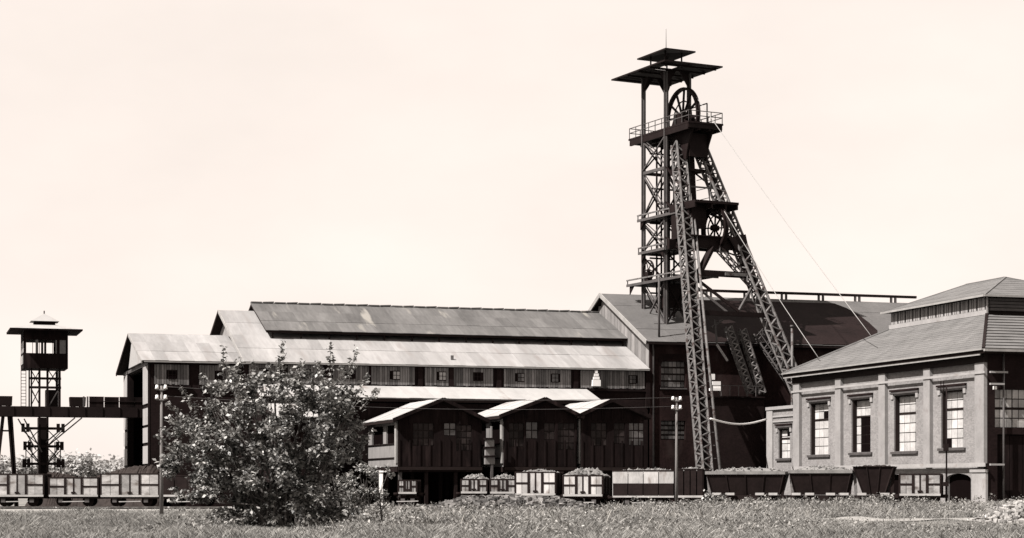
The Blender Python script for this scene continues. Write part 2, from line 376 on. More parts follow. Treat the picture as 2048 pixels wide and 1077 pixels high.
def wagon(label, pxc, length, z0, z1, fy=track_y, fang=track_ang, wood='wagon_wood', load=None, style='door', width=2.5, xpos=None, load_label=None, trans=1.0, bay=False):
    if xpos is None:
        x = 0.0; a = (pxc - CX) / F
        for _ in range(30): x = a * fy(x)
    else: x = xpos
    t = Thing('railway_wagon', label, 'wagon', 0, 0, 0, fang(x), group='railway wagons', wpos=(x, fy(x), 0)); t.org = Vector((0, 0, 0))
    L2, W2 = length / 2, width / 2
    box(t, 'underframe', 'iron_dark', (-L2, -W2 + .12, z0 - .28), (L2, W2 - .12, z0 - .04))
    box(t, 'floor', 'timber_soot', (-L2, -W2 + .05, z0 - .04), (L2, W2 - .05, z0 + .06))
    for s in (-1, 1): wheelset(t, s * length * .27, W2)
    for s in (-1, 1):
        for w in (-.86, .86):
            tube(t, 'buffer', 'iron_dark', [(s * L2, w, z0 - .16), (s * (L2 + .38), w, z0 - .16), (s * (L2 + .4), w, z0 - .16), (s * (L2 + .45), w, z0 - .16)], .13, 8)
        box(t, 'end_wall', 'wagon_black' if s > 0 else wood, (s * L2 - .04, -W2 + .03, z0), (s * L2 + .04, W2 - .03, z1))  # right end black: the shade on it is put into the colour
        for w in (-.5, .5): box(t, 'end_post', 'wagon_black', (s * (L2 + .045), w - .06, z0 - .2), (s * (L2 + .12), w + .06, z1 - .03))
    for s in (-1, 1):
        y = s * W2; yo = y + s * .07
        box(t, 'sill', 'wagon_sill', (-L2, y - .05, z0 - .13), (L2, y + s * .10, z0 + .03))
        box(t, 'top_rail', 'wagon_black', (-L2 - .05, y - .06, z1 - .02), (L2 + .05, y + .06, z1 + .07))
        if style == 'door':
            d = length * .17; hh = z0 + (z1 - z0) * (.5 if not bay else .52)
            for sx in (-1, 1):
                xa, xb = sorted((sx * (d + .09), sx * (L2 - .07)))
                mid = (xa + xb) / 2
                for (p, q) in ((xa, mid - .02), (mid + .02, xb)):
                    box(t, 'side_board', wood, (p, y - .035, z0 + .03), (q, y + .035, hh - .07))
                    box(t, 'side_board', wood, (p, y - .035, hh + .07), (q, y + .035, z1 - .02))
                box(t, 'waist_rail', 'wagon_black', (xa, y - .03, hh - .07), (xb, yo, hh + .07))
                box(t, 'stanchion', 'wagon_black', (sx * d - .09, y - .05, z0 + .03), (sx * d + .09, yo + s * .03, z1 - .02))
                box(t, 'corner_post', 'wagon_black', (sx * L2 - .07, y - .05, z0 - .05), (sx * L2 + .06, yo - s * .01, z1 + .0))
                xa, xb = sorted((sx * .05, sx * (d - .09)))
                box(t, 'door_leaf', wood, (xa, y - .03, z0 + .04), (xb, y + .04, z1 - .02))
            box(t, 'door_bar', 'wagon_black', (-.05, y - .03, z0 + .03), (.05, yo, z1 - .02))
            box(t, 'door_latch', 'wagon_black', (-.18, yo, z0 + .12), (.18, yo + s * .05, z0 + .27))
        elif style == 'panel':
            n = 4; hm = z0 + (z1 - z0) * .50
            for k in range(n):
                xa = -L2 + length * k / n + .03; xb = -L2 + length * (k + 1) / n - .03
                box(t, 'side_board', 'wagon_white', (xa, y - .03, hm), (xb, y + .04, z1 - .02))
                box(t, 'lower_board', 'wagon_black', (xa, y - .12, z0 + .03), (xb, y - .03, hm))
        else:
            for k in range(4):
                xa = -L2 + length * k / 4 + .04; xb = -L2 + length * (k + 1) / 4 - .04
                box(t, 'side_board', 'wagon_black', (xa, y - .03, z0 + .03), (xb, y + .04, z1 - .02))
    bar(t, 'brake_lever', 'wagon_sill', (-.9, -W2 - .05, .62), (.9, -W2 - .05, .66), .05, .07)
    if load:
        o = link('load', heap_mesh('load', load[0], length - .15, width - .15, load[1], seed=int(abs(pxc)) % 97, lumps=150, lump=load[2]))
        o.location = (x, fy(x), z1 - .12); o.rotation_euler = (0, 0, fang(x))
        tag(o, load_label, 'load', kind='stuff')
    return t
px2m = lambda w, y: w * y / F
# left train
wagon('planked wagon under the lookout tower, first of the train before the bridge', 42, px2m(105, 160), 1.16, 2.84)
wagon('planked wagon with single wide boards, between two taller wagons below the bridge', 154, px2m(97, 160), 1.16, 2.55)
wagon('tall planked wagon beside the telegraph pole below the portal of the hall', 268, px2m(117, 160), 1.14, 2.86)
wagon('dark wagon half hidden behind the leaves of the big bush', 385, px2m(108, 160), 1.16, 2.7, wood='wagon_black', style='dark')
# middle train
sid = lambda x: 161.2 - .08 * x; sida = lambda x: math.atan(-.08)
wagon('small pale wagon standing alone under the gabled screen by the bush', 819, px2m(36, 162), 1.38, 2.34, sid, sida, wood='wagon_grey')
wagon('small pale planked wagon with a peaked load, under the gap between the gables', 951, px2m(52, 160), 1.42, 2.42, sid, sida, load=('ore', .5, .14), load_label='peaked grey load in the wagon standing under the gap', wood='wagon_grey')
wagon('small pale planked wagon with a sloping load, coupled behind the white wagon', 1008, px2m(50, 160), 1.40, 2.42, sid, sida, load=('ore', .48, .14), load_label='grey load sloping up in the small wagon behind the white wagon', wood='wagon_grey')
wagon('tall white planked wagon with a flat load, before the gabled screens', 1079, px2m(82, 152), 1.30, 2.95, wood='wagon_white', load=('ore', .32, .12), load_label='flat pale load just above the sides of the tall white wagon')
wagon('white planked wagon heaped with lumps of rock', 1173, px2m(80, 151), 1.24, 2.68, wood='wagon_white', load=('ore', .55, .26), load_label='high heap of pale rock lumps in the white wagon')
wagon('long wagon with plain white upper panels and a black lower side', 1293, px2m(124, 149), 1.16, 3.05, style='panel', load=('ore', .26, .12), load_label='thin pale load in the long wagon with white panels')
wagon('black wagon between the white panelled wagon and the headframe leg', 1386, px2m(52, 148), 1.16, 3.16, wood='wagon_black', style='dark', load=('ore', .18, .12), load_label='thin grey load in the black wagon beside the headframe leg')
wagon('grey planked wagon under the windows of the engine house', 1842, px2m(80, 144), 1.32, 2.75, wood='wagon_grey')

def hopper(label, pxa, pxb, ztop, rim, load_label, taper=.4):
    pxc = (pxa + pxb) / 2; x = 0.0; a = (pxc - CX) / F
    for _ in range(30): x = a * track_y(x)
    length = px2m(pxb - pxa, track_y(x)) / math.cos(track_ang(x)) * .985; L2 = length / 2; W2 = 1.4
    t = Thing('hopper_wagon', label, 'hopper wagon', 0, 0, 0, track_ang(x), group='steel hopper wagons', wpos=(x, track_y(x), 0)); t.org = Vector((0, 0, 0))
    zb = 1.25; zr = ztop - (.24 if rim else .02)
    V_ = [(-L2 + taper, -.95, zb), (L2 - taper, -.95, zb), (L2 - taper, .95, zb), (-L2 + taper, .95, zb), (-L2 + .03, -W2 + .04, zr), (L2 - .03, -W2 + .04, zr), (L2 - .03, W2 - .04, zr), (-L2 + .03, W2 - .04, zr)]
    mesh(t, 'hopper_body', 'wagon_black', V_, [(0, 3, 2, 1), (0, 1, 5, 4), (1, 2, 6, 5), (2, 3, 7, 6), (3, 0, 4, 7)])
    n = max(3, int(length / 1.2))
    for s in (-1, 1):
        for k in range(n + 1):
            xx = -L2 + .1 + (length - .2) * k / n; xb = xx * (L2 - taper) / L2
            bar(t, 'rib', 'wagon_black', (xb, s * .97, zb), (xx, s * (W2 - .02), zr), .08, .1)
        box(t, 'rim', 'ore' if rim else 'wagon_black', (-L2, s * W2 - .05, zr), (L2, s * W2 + .05, ztop))
        box(t, 'rim', 'ore' if rim else 'wagon_black', (s * L2 - .05, -W2 + .05, zr), (s * L2 + .05, W2 - .05, ztop - .02))
    box(t, 'underframe', 'iron_dark', (-L2 + .1, -1.05, .78), (L2 - .1, 1.05, 1.22))
    for s in (-1, 1):
        bar(t, 'end_strut', 'steel_pale' if s < 0 else 'iron_dark', (s * (L2 - .25), -.95, 1.22), (s * (L2 - .12), -.95, zr - .1), .22, .1)
        for w in (-.86, .86): tube(t, 'buffer', 'iron_dark', [(s * (L2 - .1), w, 1.08), (s * (L2 + .2), w, 1.08), (s * (L2 + .25), w, 1.08)], .14, 8)
        wheelset(t, s * length * .27, 1.2)
        for q in (-.5, .5) if length > 4.5 else (0,):
            box(t, 'footboard', 'wagon_sill', (s * length * .27 + q - .33, -1.62, 1.22), (s * length * .27 + q + .33, -1.2, 1.4))
    o = link('load', heap_mesh('load', 'ore' if rim else 'coal', length - .2, 2.6, .42 if rim else .2, seed=int(pxa) % 89, lumps=120, lump=.1))
    o.location = (x, track_y(x), ztop - .14); o.rotation_euler = (0, 0, track_ang(x)); tag(o, load_label, 'load', kind='stuff')
hopper('steel hopper wagon with pale rim beside the foot of the headframe', 1418, 1573, 3.02, True, 'low mound of pale ballast in the hopper beside the headframe foot')
hopper('steel hopper wagon with pale rim below the small annexe', 1583, 1706, 3.1, True, 'low mound of ballast in the hopper below the small annexe')
hopper('tall black hopper wagon with sloping end below the engine house', 1709, 1791, 3.36, False, 'dark load in the tall black hopper', taper=.75)

# ================================================================== long sorting hall (left annexe + main hall)
VF = 175.3
hall = Thing('sorting_hall', 'long sorting hall with raised pale sheet roof behind the bush', 'industrial hall', 30.6, VF)
HU0, HU1, EAVE, RV, RZ = 30.6, 69.0, 13.3, 189.6, 18.9
BV = 2 * RV - VF
sl = (RZ - EAVE) / (RV - VF)
rib = []
hw = mesh(hall, 'wall', 'brick_soot', bverts((HU0, VF, 0), (HU1, BV, EAVE - .35)), BF)
prism(hall, 'gable_wall', 'boards_gable', [(VF + .05, EAVE - .35), (BV - .05, EAVE - .35), (RV, RZ - .3)], 0, HU0 + .02, HU0 + .4)
roof = mesh(hall, 'roof', 'fascia_dark', [(HU0 - .7, VF - .3, EAVE - .12 - .12), (HU1 + .1, VF - .3, EAVE - .24), (HU1 + .1, RV, RZ), (HU0 - .7, RV, RZ), (HU0 - .7, BV + .3, EAVE - .24), (HU1 + .1, BV + .3, EAVE - .24),
     (HU0 - .7, VF - .3, EAVE - .4), (HU1 + .1, VF - .3, EAVE - .4), (HU1 + .1, RV, RZ - .16), (HU0 - .7, RV, RZ - .16), (HU0 - .7, BV + .3, EAVE - .4), (HU1 + .1, BV + .3, EAVE - .4)],
     [(0, 1, 2, 3), (3, 2, 5, 4), (6, 9, 8, 7), (9, 10, 11, 8), (0, 6, 7, 1), (4, 5, 11, 10), (0, 3, 9, 6), (3, 4, 10, 9), (1, 7, 8, 2), (2, 8, 11, 5)])
ex = (HU1 - HU0 + .8, 0, 0); e0 = EAVE - .24 + .02
sheets(hall, 'roof_sheet', 'roof_pale', (HU0 - .75, VF - .36, e0), ex, (0, RV - VF + .36, RZ - e0 + .02), 34, 4, roof)
sheets(hall, 'roof_sheet', 'roof_pale', (HU0 - .75, RV, RZ + .02), ex, (0, RV - VF + .36, -(RZ - e0 + .02)), 10, 2, roof)
for vv, zz, sg in ((VF - .36, e0 - .02, 1),):
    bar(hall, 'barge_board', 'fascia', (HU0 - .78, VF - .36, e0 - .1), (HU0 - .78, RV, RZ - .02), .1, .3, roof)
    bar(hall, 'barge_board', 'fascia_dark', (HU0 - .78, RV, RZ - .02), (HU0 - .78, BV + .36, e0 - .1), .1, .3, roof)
bar(hall, 'gutter', 'fascia', (HU0 - .6, VF - .42, e0 - .06), (HU1, VF - .42, e0 - .06), .14, .1, roof)
# raised second roof over the ridge
MU0, MV = 33.0, 181.2
ms = sl; mz = lambda v: RZ + .95 - (RV - v) * ms
mon = mesh(hall, 'raised_roof', 'fascia_dark', [(MU0, MV, mz(MV) - .12), (HU1 + .1, MV, mz(MV) - .12), (HU1 + .1, RV, RZ + .83), (MU0, RV, RZ + .83), (MU0, 2*RV - MV, mz(MV) - .12), (HU1 + .1, 2*RV - MV, mz(MV) - .12),
      (MU0, MV, mz(MV) - .3), (HU1 + .1, MV, mz(MV) - .3), (HU1 + .1, RV, RZ + .6), (MU0, RV, RZ + .6), (MU0, 2*RV - MV, mz(MV) - .3), (HU1 + .1, 2*RV - MV, mz(MV) - .3)],
      [(0, 1, 2, 3), (3, 2, 5, 4), (6, 9, 8, 7), (9, 10, 11, 8), (0, 6, 7, 1), (4, 5, 11, 10), (0, 3, 9, 6), (3, 4, 10, 9)])
sheets(hall, 'roof_sheet', 'roof_grey', (MU0 - .05, MV - .06, mz(MV) - .1), (HU1 - MU0 + .2, 0, 0), (0, RV - MV + .06, RZ + .95 - mz(MV)), 30, 3, mon)
for k in range(31):
    bar(hall, 'ridge_cap', 'roof_grey', (MU0 + k * 1.18, RV, RZ + .96), (MU0 + k * 1.18 + 1.06, RV, RZ + .96 + .05 * (k % 2)), .5, .12, mon)
for k in range(14):
    u = MU0 + .6 + k * 2.7; box(hall, 'raised_roof_post', 'fascia_dark', (u, MV + .25, mz(MV) - 1.05), (u + .12, MV + .4, mz(MV) - .2), mon)
box(hall, 'roof_vent', 'steel_pale', (49.6, VF + 1.0, 13.5), (49.85, VF + 1.2, 14.15), roof)
# board panels under the eaves, with small windows
def board_panel(t, pa, pb, v=VF, zb=11.18, zt=13.0, wins=()):
    ua, ub = on_v(pa, 750, v)[0], on_v(pb, 750, v)[0]
    p = mesh(t, 'wall_panel', 'timber_soot', bverts((ua, v - .06, zb), (ub, v - .002, zt)), BF)
    u = ua + .02
    wl = []
    for (w, mname) in wins:
        uw = on_v(w, 745, v)[0]; wl.append((uw - .36, uw + .36, mname))
    while u < ub - .1:
        wd = random.uniform(.2, .27); u2 = min(u + wd, ub - .01)
        zlo = zb + random.uniform(.02, .09)
        hit = [w for w in wl if u2 > w[0] and u < w[1]]
        if hit:
            box(t, 'board', 'boards', (u, v - .11, zlo), (u2 - .035, v - .05, zb + .55), p)
            box(t, 'board', 'boards', (u, v - .11, zb + 1.35), (u2 - .035, v - .05, zt - .02), p)
        else:
            box(t, 'board', 'boards', (u, v - .11, zlo), (u2 - .035, v - .05, zt - .02), p)
        u = u2
    for a, b, mname in wl:
        fr = mesh(t, 'window', 'frame_dark', bverts((a, v - .16, zb + .52), (b, v - .075, zb + 1.36)), BF)
        for q in (0, 1):
            for r in (0, 1):
                box(t, 'pane', mname, (a + .07 + q * .33, v - .19, zb + .6 + r * .37), (a + .07 + q * .33 + .26, v - .161, zb + .6 + r * .37 + .31), fr)
    box(t, 'sill_beam', 'timber_soot', (ua - .05, v - .2, zb - .22), (ub + .05, v - .003, zb - .02))
G_, Dm = 'pane_grey', 'dark_void'
for pa, pb, wins in ((497, 560, ((530, Dm),)), (575, 648, ((612, 'pane_dim'),)), (665, 738, ((700, Dm),)), (742, 830, ((792, G_),)), (849, 898, ((884, G_),)), (906, 988, ((954, Dm),)), (1007, 1142, ((1041, 'pane_dim'), (1109, 'pane_dim'))), (1160, 1290, ((1264, 'pane_dim'),))):
    board_panel(hall, pa, pb, wins=wins)
for p in (490, 567, 656, 840, 902, 997, 1151, 1295):
    u = on_v(p, 750, VF)[0]; box(hall, 'pier', 'brick_soot', (u - .22, VF - .2, 9.5), (u + .22, VF - .004, 13.05))
# bright lamp bracket on the panel
um = on_v(1190, 760, VF)[0]
lamp = mesh(hall, 'wall_ventilator', 'porcelain', bverts((um - .4, VF - .5, 11.4), (um + .4, VF - .12, 12.0)), BF)
for k, (w, z0, z1) in enumerate(((.3, 12.04, 12.3), (.22, 12.34, 12.6), (.12, 12.64, 12.9))):
    box(hall, 'louvre', 'porcelain', (um - w, VF - .45, z0), (um + w, VF - .13, z1), lamp)
# lean-to roof
LU0, LU1 = 30.6, 62.5
lt = mesh(hall, 'lean_to_roof', 'fascia_dark', [(LU0, VF - .25, 11.0), (LU1, VF - .25, 11.0), (LU1, VF - 4.3, 9.8), (LU0, VF - 4.3, 9.8), (LU0, VF - .25, 10.7), (LU1, VF - .25, 10.7), (LU1, VF - 4.3, 9.5), (LU0, VF - 4.3, 9.5)],
      [(0, 1, 2, 3), (4, 7, 6, 5), (3, 2, 6, 7), (1, 5, 6, 2), (0, 3, 7, 4), (0, 4, 5, 1)])
sheets(hall, 'roof_sheet', 'roof_white', (LU0, VF - 4.4, 9.8), (LU1 - LU0 + .15, 0, 0), (0, 4.15, 1.23), 26, 1, lt)
mesh(hall, 'lean_to_wall', 'timber_soot', bverts((LU0 + .2, VF - 3.9, 0), (LU1 - .3, VF - .004, 9.4)), BF)

LU2 = on_v(684, 838, 162.5)[0]
l2 = mesh(hall, 'lower_roof', 'fascia_dark', [(LU0, 171.0, 9.1), (LU2, 171.0, 9.1), (LU2, 162.5, 7.7), (LU0, 162.5, 7.7), (LU0, 171.0, 8.8), (LU2, 171.0, 8.8), (LU2, 162.5, 7.45), (LU0, 162.5, 7.45)],
      [(0, 1, 2, 3), (4, 7, 6, 5), (3, 2, 6, 7), (1, 5, 6, 2), (0, 3, 7, 4), (0, 4, 5, 1)])
sheets(hall, 'roof_sheet', 'roof_white', (LU0, 162.4, 7.7), (LU2 - LU0 + .1, 0, 0), (0, 8.6, 1.4), 7, 2, l2)
mesh(hall, 'lower_wall', 'timber_soot', bverts((LU0 + .3, 165.0, 0), (LU2 - .6, 170.9, 7.44)), BF)
# left annexe with portal
AU0, AU1 = 21.5, 30.4
ARV, ARZ, ABV = 185.6, 16.15, 195.9
ann = Thing('hall_annexe', 'lower gabled annexe of the hall with clad portal where the bridge enters', 'industrial hall', AU0, VF)
holed_wall(ann, 'end_wall', 'timber_soot', 0, AU0, AU0 + .4, VF + .2, ABV - .2, 0, 13.0, [(180.2, 191.6, 3.2, 12.6)])
mesh(ann, 'front_wall', 'brick_soot', bverts((AU0 + .02, VF, 0), (AU1, VF + .5, 12.9)), BF)
mesh(ann, 'back_wall', 'brick_soot', bverts((AU0 + .02, ABV - .5, 0), (AU1, ABV, 12.9)), BF)
for a, b in ((VF + .1, 180.0), (191.8, ABV - .1)):
    for z0, z1 in ((9.3, 12.7), (7.4, 8.9), (5.8, 7.15), (3.9, 5.5), (1.6, 3.5)):
        box(ann, 'cladding_panel', 'render_pale', (AU0 - .12, a + .15, z0), (AU0 - .004, b - .1, z1))
    box(ann, 'corner_post', 'steel', (AU0 - .2, a - .12, 0), (AU0 - .02, a + .12, 13.0))
prism(ann, 'gable_sheet', 'roof_white', [(178.4, 13.1), (188.6, 13.1), (186.4, 15.3), (185.2, 15.6)], 0, AU0 - .42, AU0 - .2)
prism(ann, 'gable_sheet', 'timber_soot', [(184.3, 13.1), (ABV - .4, 13.1), (184.3, 15.6)], 0, AU0 + .3, AU0 + .5)
box(ann, 'portal_beam', 'steel_mid', (AU0 - .16, VF + .2, 12.75), (AU0 - .02, ABV - .2, 13.05))
ar = mesh(ann, 'roof', 'fascia_dark', [(AU0 - .7, VF - .3, 13.0), (AU1 + .1, VF - .3, 13.0), (AU1 + .1, ARV, ARZ), (AU0 - .7, ARV, ARZ), (AU0 - .7, ABV + .3, 13.0), (AU1 + .1, ABV + .3, 13.0),
     (AU0 - .7, VF - .3, 12.84), (AU1 + .1, VF - .3, 12.84), (AU1 + .1, ARV, ARZ - .16), (AU0 - .7, ARV, ARZ - .16), (AU0 - .7, ABV + .3, 12.84), (AU1 + .1, ABV + .3, 12.84)],
     [(0, 1, 2, 3), (3, 2, 5, 4), (6, 9, 8, 7), (9, 10, 11, 8), (0, 6, 7, 1), (4, 5, 11, 10), (0, 3, 9, 6), (3, 4, 10, 9)])
sheets(ann, 'roof_sheet', 'roof_pale', (AU0 - .75, VF - .36, 13.02), (AU1 - AU0 + .4, 0, 0), (0, ARV - VF + .36, ARZ - 13.0), 8, 3, ar)
sheets(ann, 'roof_sheet', 'roof_pale', (AU0 - .75, ARV, ARZ + .02), (AU1 - AU0 + .4, 0, 0), (0, ARV - VF + .36, -(ARZ - 13.0)), 5, 2, ar)
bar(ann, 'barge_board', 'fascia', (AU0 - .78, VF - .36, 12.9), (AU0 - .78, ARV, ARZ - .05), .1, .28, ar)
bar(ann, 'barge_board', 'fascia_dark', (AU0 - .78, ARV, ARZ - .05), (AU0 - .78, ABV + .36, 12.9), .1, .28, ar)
bar(ann, 'gutter', 'fascia', (AU0 - .6, VF - .42, 12.95), (AU1, VF - .42, 12.95), .14, .1, ar)
for pa, pb, wins in ((308, 380, ((344, Dm),)), (398, 478, ((440, Dm),))):
    board_panel(ann, pa, pb, zb=10.9, zt=12.75, wins=wins)

# ================================================================== gabled screens in front of the hall
def porch(label, pxl, pxa, pxr, ya, yl, vf=160.0, light_left=True, wins=(), vb=171.0):
    ul, _ = on_v(pxl, yl, vf); ua, za = on_v(pxa, ya, vf); ur, _ = on_v(pxr, yl, vf); _, ze = on_v(pxl, yl, vf)
    t = Thing('gabled_screen_house', label, 'gabled shed', ul, vf, group='raised gabled screen houses in front of the hall')
    zf = 3.55
    # front gable wall
    holes = []
    for (a, b, y0, y1, mm) in wins:
        u0, z1 = on_v(a, y0, vf); u1, z0 = on_v(b, y1, vf); holes.append((u0, u1, z0, z1, mm))
    holed_wall(t, 'front_wall', 'timber_soot', 1, vf, vf + .25, ul + .2, ur - .2, zf, ze - .25, [h[:4] for h in holes])
    prism(t, 'gable', 'timber_soot', [(ul + .2, ze - .25), (ur - .2, ze - .25), (ua, za - .2)], 1, vf, vf + .25)
    for (u0, u1, z0, z1, mm) in holes:
        w = mesh(t, 'window', 'frame_dark', bverts((u0, vf + .14, z0), (u1, vf + .2, z1)), BF)
        nc = max(2, round((u1 - u0) / .5)); nr = max(2, round((z1 - z0) / .6))
        for i in range(nc):
            for j in range(nr):
                box(t, 'pane', random.choice(mm), (u0 + (u1 - u0) * i / nc + .05, vf + .11, z0 + (z1 - z0) * j / nr + .05), (u0 + (u1 - u0) * (i + 1) / nc - .05, vf + .138, z0 + (z1 - z0) * (j + 1) / nr - .05), w)
    nb_ = int((ur - ul) / .95)
    for k in range(nb_ + 1):
        ub_ = ul + .3 + (ur - ul - .7) * k / nb_; zt_ = ze - .3 + (za - ze) * (1 - abs(ub_ - ua) / max(ua - ul, ur - ua)) * .8
        for lo_, hi_ in ((zf + .02, zf + 2.3), (ze - .5, zt_)):
            if hi_ > lo_ + .1 and not (lo_ > zf + 2 and any(h[0] - .1 < ub_ < h[1] + .1 and h[3] > lo_ for h in holes)): box(t, 'batten', 'timber_soot', (ub_ - .07, vf - .06, lo_), (ub_ + .07, vf - .003, hi_))
    box(t, 'floor_beam', 'fascia_dark', (ul + .2, vf - .12, zf - .3), (ur - .2, vf - .005, zf - .02))
    # side walls: posts and open bays on the left, boards below
    hl = [(vf + 1.0, vf + 4.3, zf + 2.0, ze - .55), (vf + 5.4, vf + 9.6, zf + 2.0, ze - .55)]
    side = holed_wall(t, 'side_wall', 'boards_gable', 0, ul + .2, ul + .4, vf + .26, vb, zf, ze - .27, hl)
    for h in hl: box(t, 'side_window', 'dark_void', (ul + .34, h[0] + .02, h[2] + .02), (ul + .38, h[1] - .02, h[3] - .02))
    for z in (zf + .7, zf + 1.9): box(t, 'side_rail', 'timber_soot', (ul + .1, vf + .3, z), (ul + .196, vb, z + .09), side)
    box(t, 'corner_post', 'fascia', (ul + .05, vf + .27, zf + .3), (ul + .194, vf + .75, ze - .4), side)
    mesh(t, 'side_wall', 'timber_soot', bverts((ur - .4, vf + .26, zf), (ur - .2, vb, ze - .27)), BF)
    mesh(t, 'floor', 'timber_soot', bverts((ul + .1, vf + .02, zf - .45), (ur - .1, vb, zf - .03)), BF)
    for u in (ul + .3, (2 * ul + ur) / 3, (ul + 2 * ur) / 3, ur - .5):
        for v in (vf + .2, vf + 5.0, vb - .5): box(t, 'leg', 'steel_mid' if (u < ul + .5 and v < vf + 1) else 'iron_dark', (u, v, 0), (u + .28, v + .28, zf - .46))
    # roof: two slopes
    o = .35
    def slope(ux, name, m, nc):
        sg = -1 if ux < ua else 1
        uo = ux + sg * o; zo = ze - o * (za - ze) / abs(ua - ux)
        r = mesh(t, 'roof_slope', 'fascia_dark', [(uo, vf - .35, zo - .05), (ua, vf - .35, za - .05), (ua, vb, za - .05), (uo, vb, zo - .05), (uo, vf - .35, zo - .25), (ua, vf - .35, za - .25), (ua, vb, za - .25), (uo, vb, zo - .25)],
             [(0, 1, 2, 3), (4, 7, 6, 5), (0, 4, 5, 1), (3, 2, 6, 7), (0, 3, 7, 4)])
        sheets(t, 'roof_sheet', m, (uo, vf - .33, zo - .02), (0, vb - vf + .33, 0), (ua - uo, 0, za - zo), nc, 1, r)
        bar(t, 'barge_board', 'timber_soot', (uo, vf - .42, zo - .06), (ua, vf - .42, za - .06), .1, .3, r)
    slope(ul, 'l', 'roof_white', 8); slope(ur, 'r', 'roof_white', 8)
    return t, ul, ur, ze, za
Dk = ['pane_murky']; Gy = ['pane_sooty']
porch('raised dark gabled screen house standing alone beside the bush', 792, 885, 968, 797.5, 836,
      wins=((826, 868, 846, 892, Dk), (888, 912, 846, 872, Gy), (912.5, 944, 850, 902, Dk)))
porch('raised dark gabled screen house between the lone one and the half-hidden one', 1004, 1088, 1158, 796.5, 829, light_left=True,
      wins=((1018, 1048, 846, 894, Dk), (1052, 1076, 844, 878, Gy), (1088, 1110, 846, 880, Dk), (1116, 1150, 846, 900, Dk)))
porch('raised dark gabled screen house nearest the tall brick shaft building', 1158.6, 1222, 1292, 799.5, 829, light_left=True,
      wins=((1182, 1214, 846, 892, Dk), (1228, 1250, 846, 888, Dk), (1258, 1288, 846, 892, Gy)))
# pale panels added between the first two screens for a sunlit side wall
t = Thing('lit_wall_panels', 'pale panels added in the gap between two gabled screens for a sunlit side wall', 'wall panels', 52.0, 163.5)
u0 = on_v(971, 850, 158.4)[0]
t.e.location = uv2w(u0, 158.4); t.org = Vector((u0, 158.4, 0))
box(t, 'shaft', 'steel_mid', (u0 + .7, 159.1, 0), (u0 + .9, 159.3, 3.748))
for k, z in enumerate((3.75, 4.5, 5.25)):
    box(t, 'panel', 'boards_gable', (u0 + .2 + .04 * k, 159.1, z), (u0 + 1.05 - .03 * k, 159.5, z + .6))
    box(t, 'added_ledge', 'timber_soot', (u0 + .14, 158.92, z + .603), (u0 + 1.05, 159.48, z + .748))
box(t, 'post', 'boards_gable', (u0 + .72, 159.2, 6.0), (u0 + .84, 159.35, 7.0))

# ================================================================== shaft building
SU, SV, SRV, SE, SRZ, SU1 = 69.2, 175.3, 187.8, 16.0, 21.5, 106.0
sb = Thing('shaft_building', 'tall dark brick shaft building with grey roof around the headframe', 'industrial building', SU, SV)
SBV = 2 * SRV - SV
uw0, _ = on_v(1322, 745, SV); uw1, _ = on_v(1371, 745, SV)
ux0, _ = on_v(1322, 860, SV); ux1, _ = on_v(1371, 860, SV)
zt0, zt1 = on_v(1345, 776, SV)[1], on_v(1345, 722, SV)[1]
zm0, zm1 = on_v(1345, 880, SV)[1], on_v(1345, 842, SV)[1]
holed_wall(sb, 'front_wall', 'brick_soot_red', 1, SV, SV + .5, SU, SU1, 0, SE - .1, [(uw0, uw1, zt0, zt1), (ux0, ux1, zm0, zm1)])
mesh(sb, 'left_wall', 'brick_soot', bverts((SU + .002, SV + .5, 0), (SU + .5, SBV, SE - .1)), BF)
mesh(sb, 'right_wall', 'brick_soot', bverts((SU1 - .5, SV + .5, 0), (SU1 - .002, SBV, SE - .1)), BF)
mesh(sb, 'back_wall', 'brick_soot', bverts((SU + .5, SBV - .5, 0), (SU1 - .5, SBV - .002, SE - .1)), BF)
gab = prism(sb, 'gable_wall', 'timber_soot', [(SV + .1, SE - .1), (SBV - .1, SE - .1), (SRV, SRZ - .3)], 0, SU + .05, SU + .4)
for k in range(26):                                           # board cladding on the gable
    v = SV + .2 + k * .95
    zt = SE + (SRZ - SE) * (1 - abs(v + .45 - SRV) / (SRV - SV)) - .45
    if v + .9 < SBV: box(sb, 'board', 'boards_gable', (SU - .03, v, max(11.0, zt - 4)), (SU + .048, v + .88, zt), gab)
# arched windows
for (a, b, z0, z1, mm, arch) in ((uw0, uw1, zt0, zt1, 'boards', True), (ux0, ux1, zm0, zm1, 'pane_dim', False)):
    w = mesh(sb, 'arched_window', 'frame_dark', bverts((a, SV + .3, z0), (b, SV + .38, z1)), BF)
    for r in range(4):
        za, zb2 = z0 + (z1 - z0) * r / 4 + .1, z0 + (z1 - z0) * (r + 1) / 4 - .08
        for q in range(6): box(sb, 'pane', mm if r else 'pane_dim', (a + (b - a) * q / 6 + .03, SV + .26, za), (a + (b - a) * (q + 1) / 6 - .03, SV + .298, zb2), w)
    if arch:
        n = 10; mid = (a + b) / 2; hw_ = (b - a) / 2
        pts = [(mid - hw_ - .25, z1 - .35), (mid - hw_ - .25, z1 + .65), (mid + hw_ + .25, z1 + .65), (mid + hw_ + .25, z1 - .35)] + [(mid + hw_ * math.cos(math.pi * k / n), z1 - .35 + .5 * math.sin(math.pi * k / n)) for k in range(n + 1)]
        prism(sb, 'window_arch', 'brick_soot', pts, 1, SV - .06, SV - .003, w)
        box(sb, 'window_sill', 'steel_mid', (a - .1, SV - .15, z0 - .15), (b + .1, SV - .003, z0 - .02), w)
oo = .5
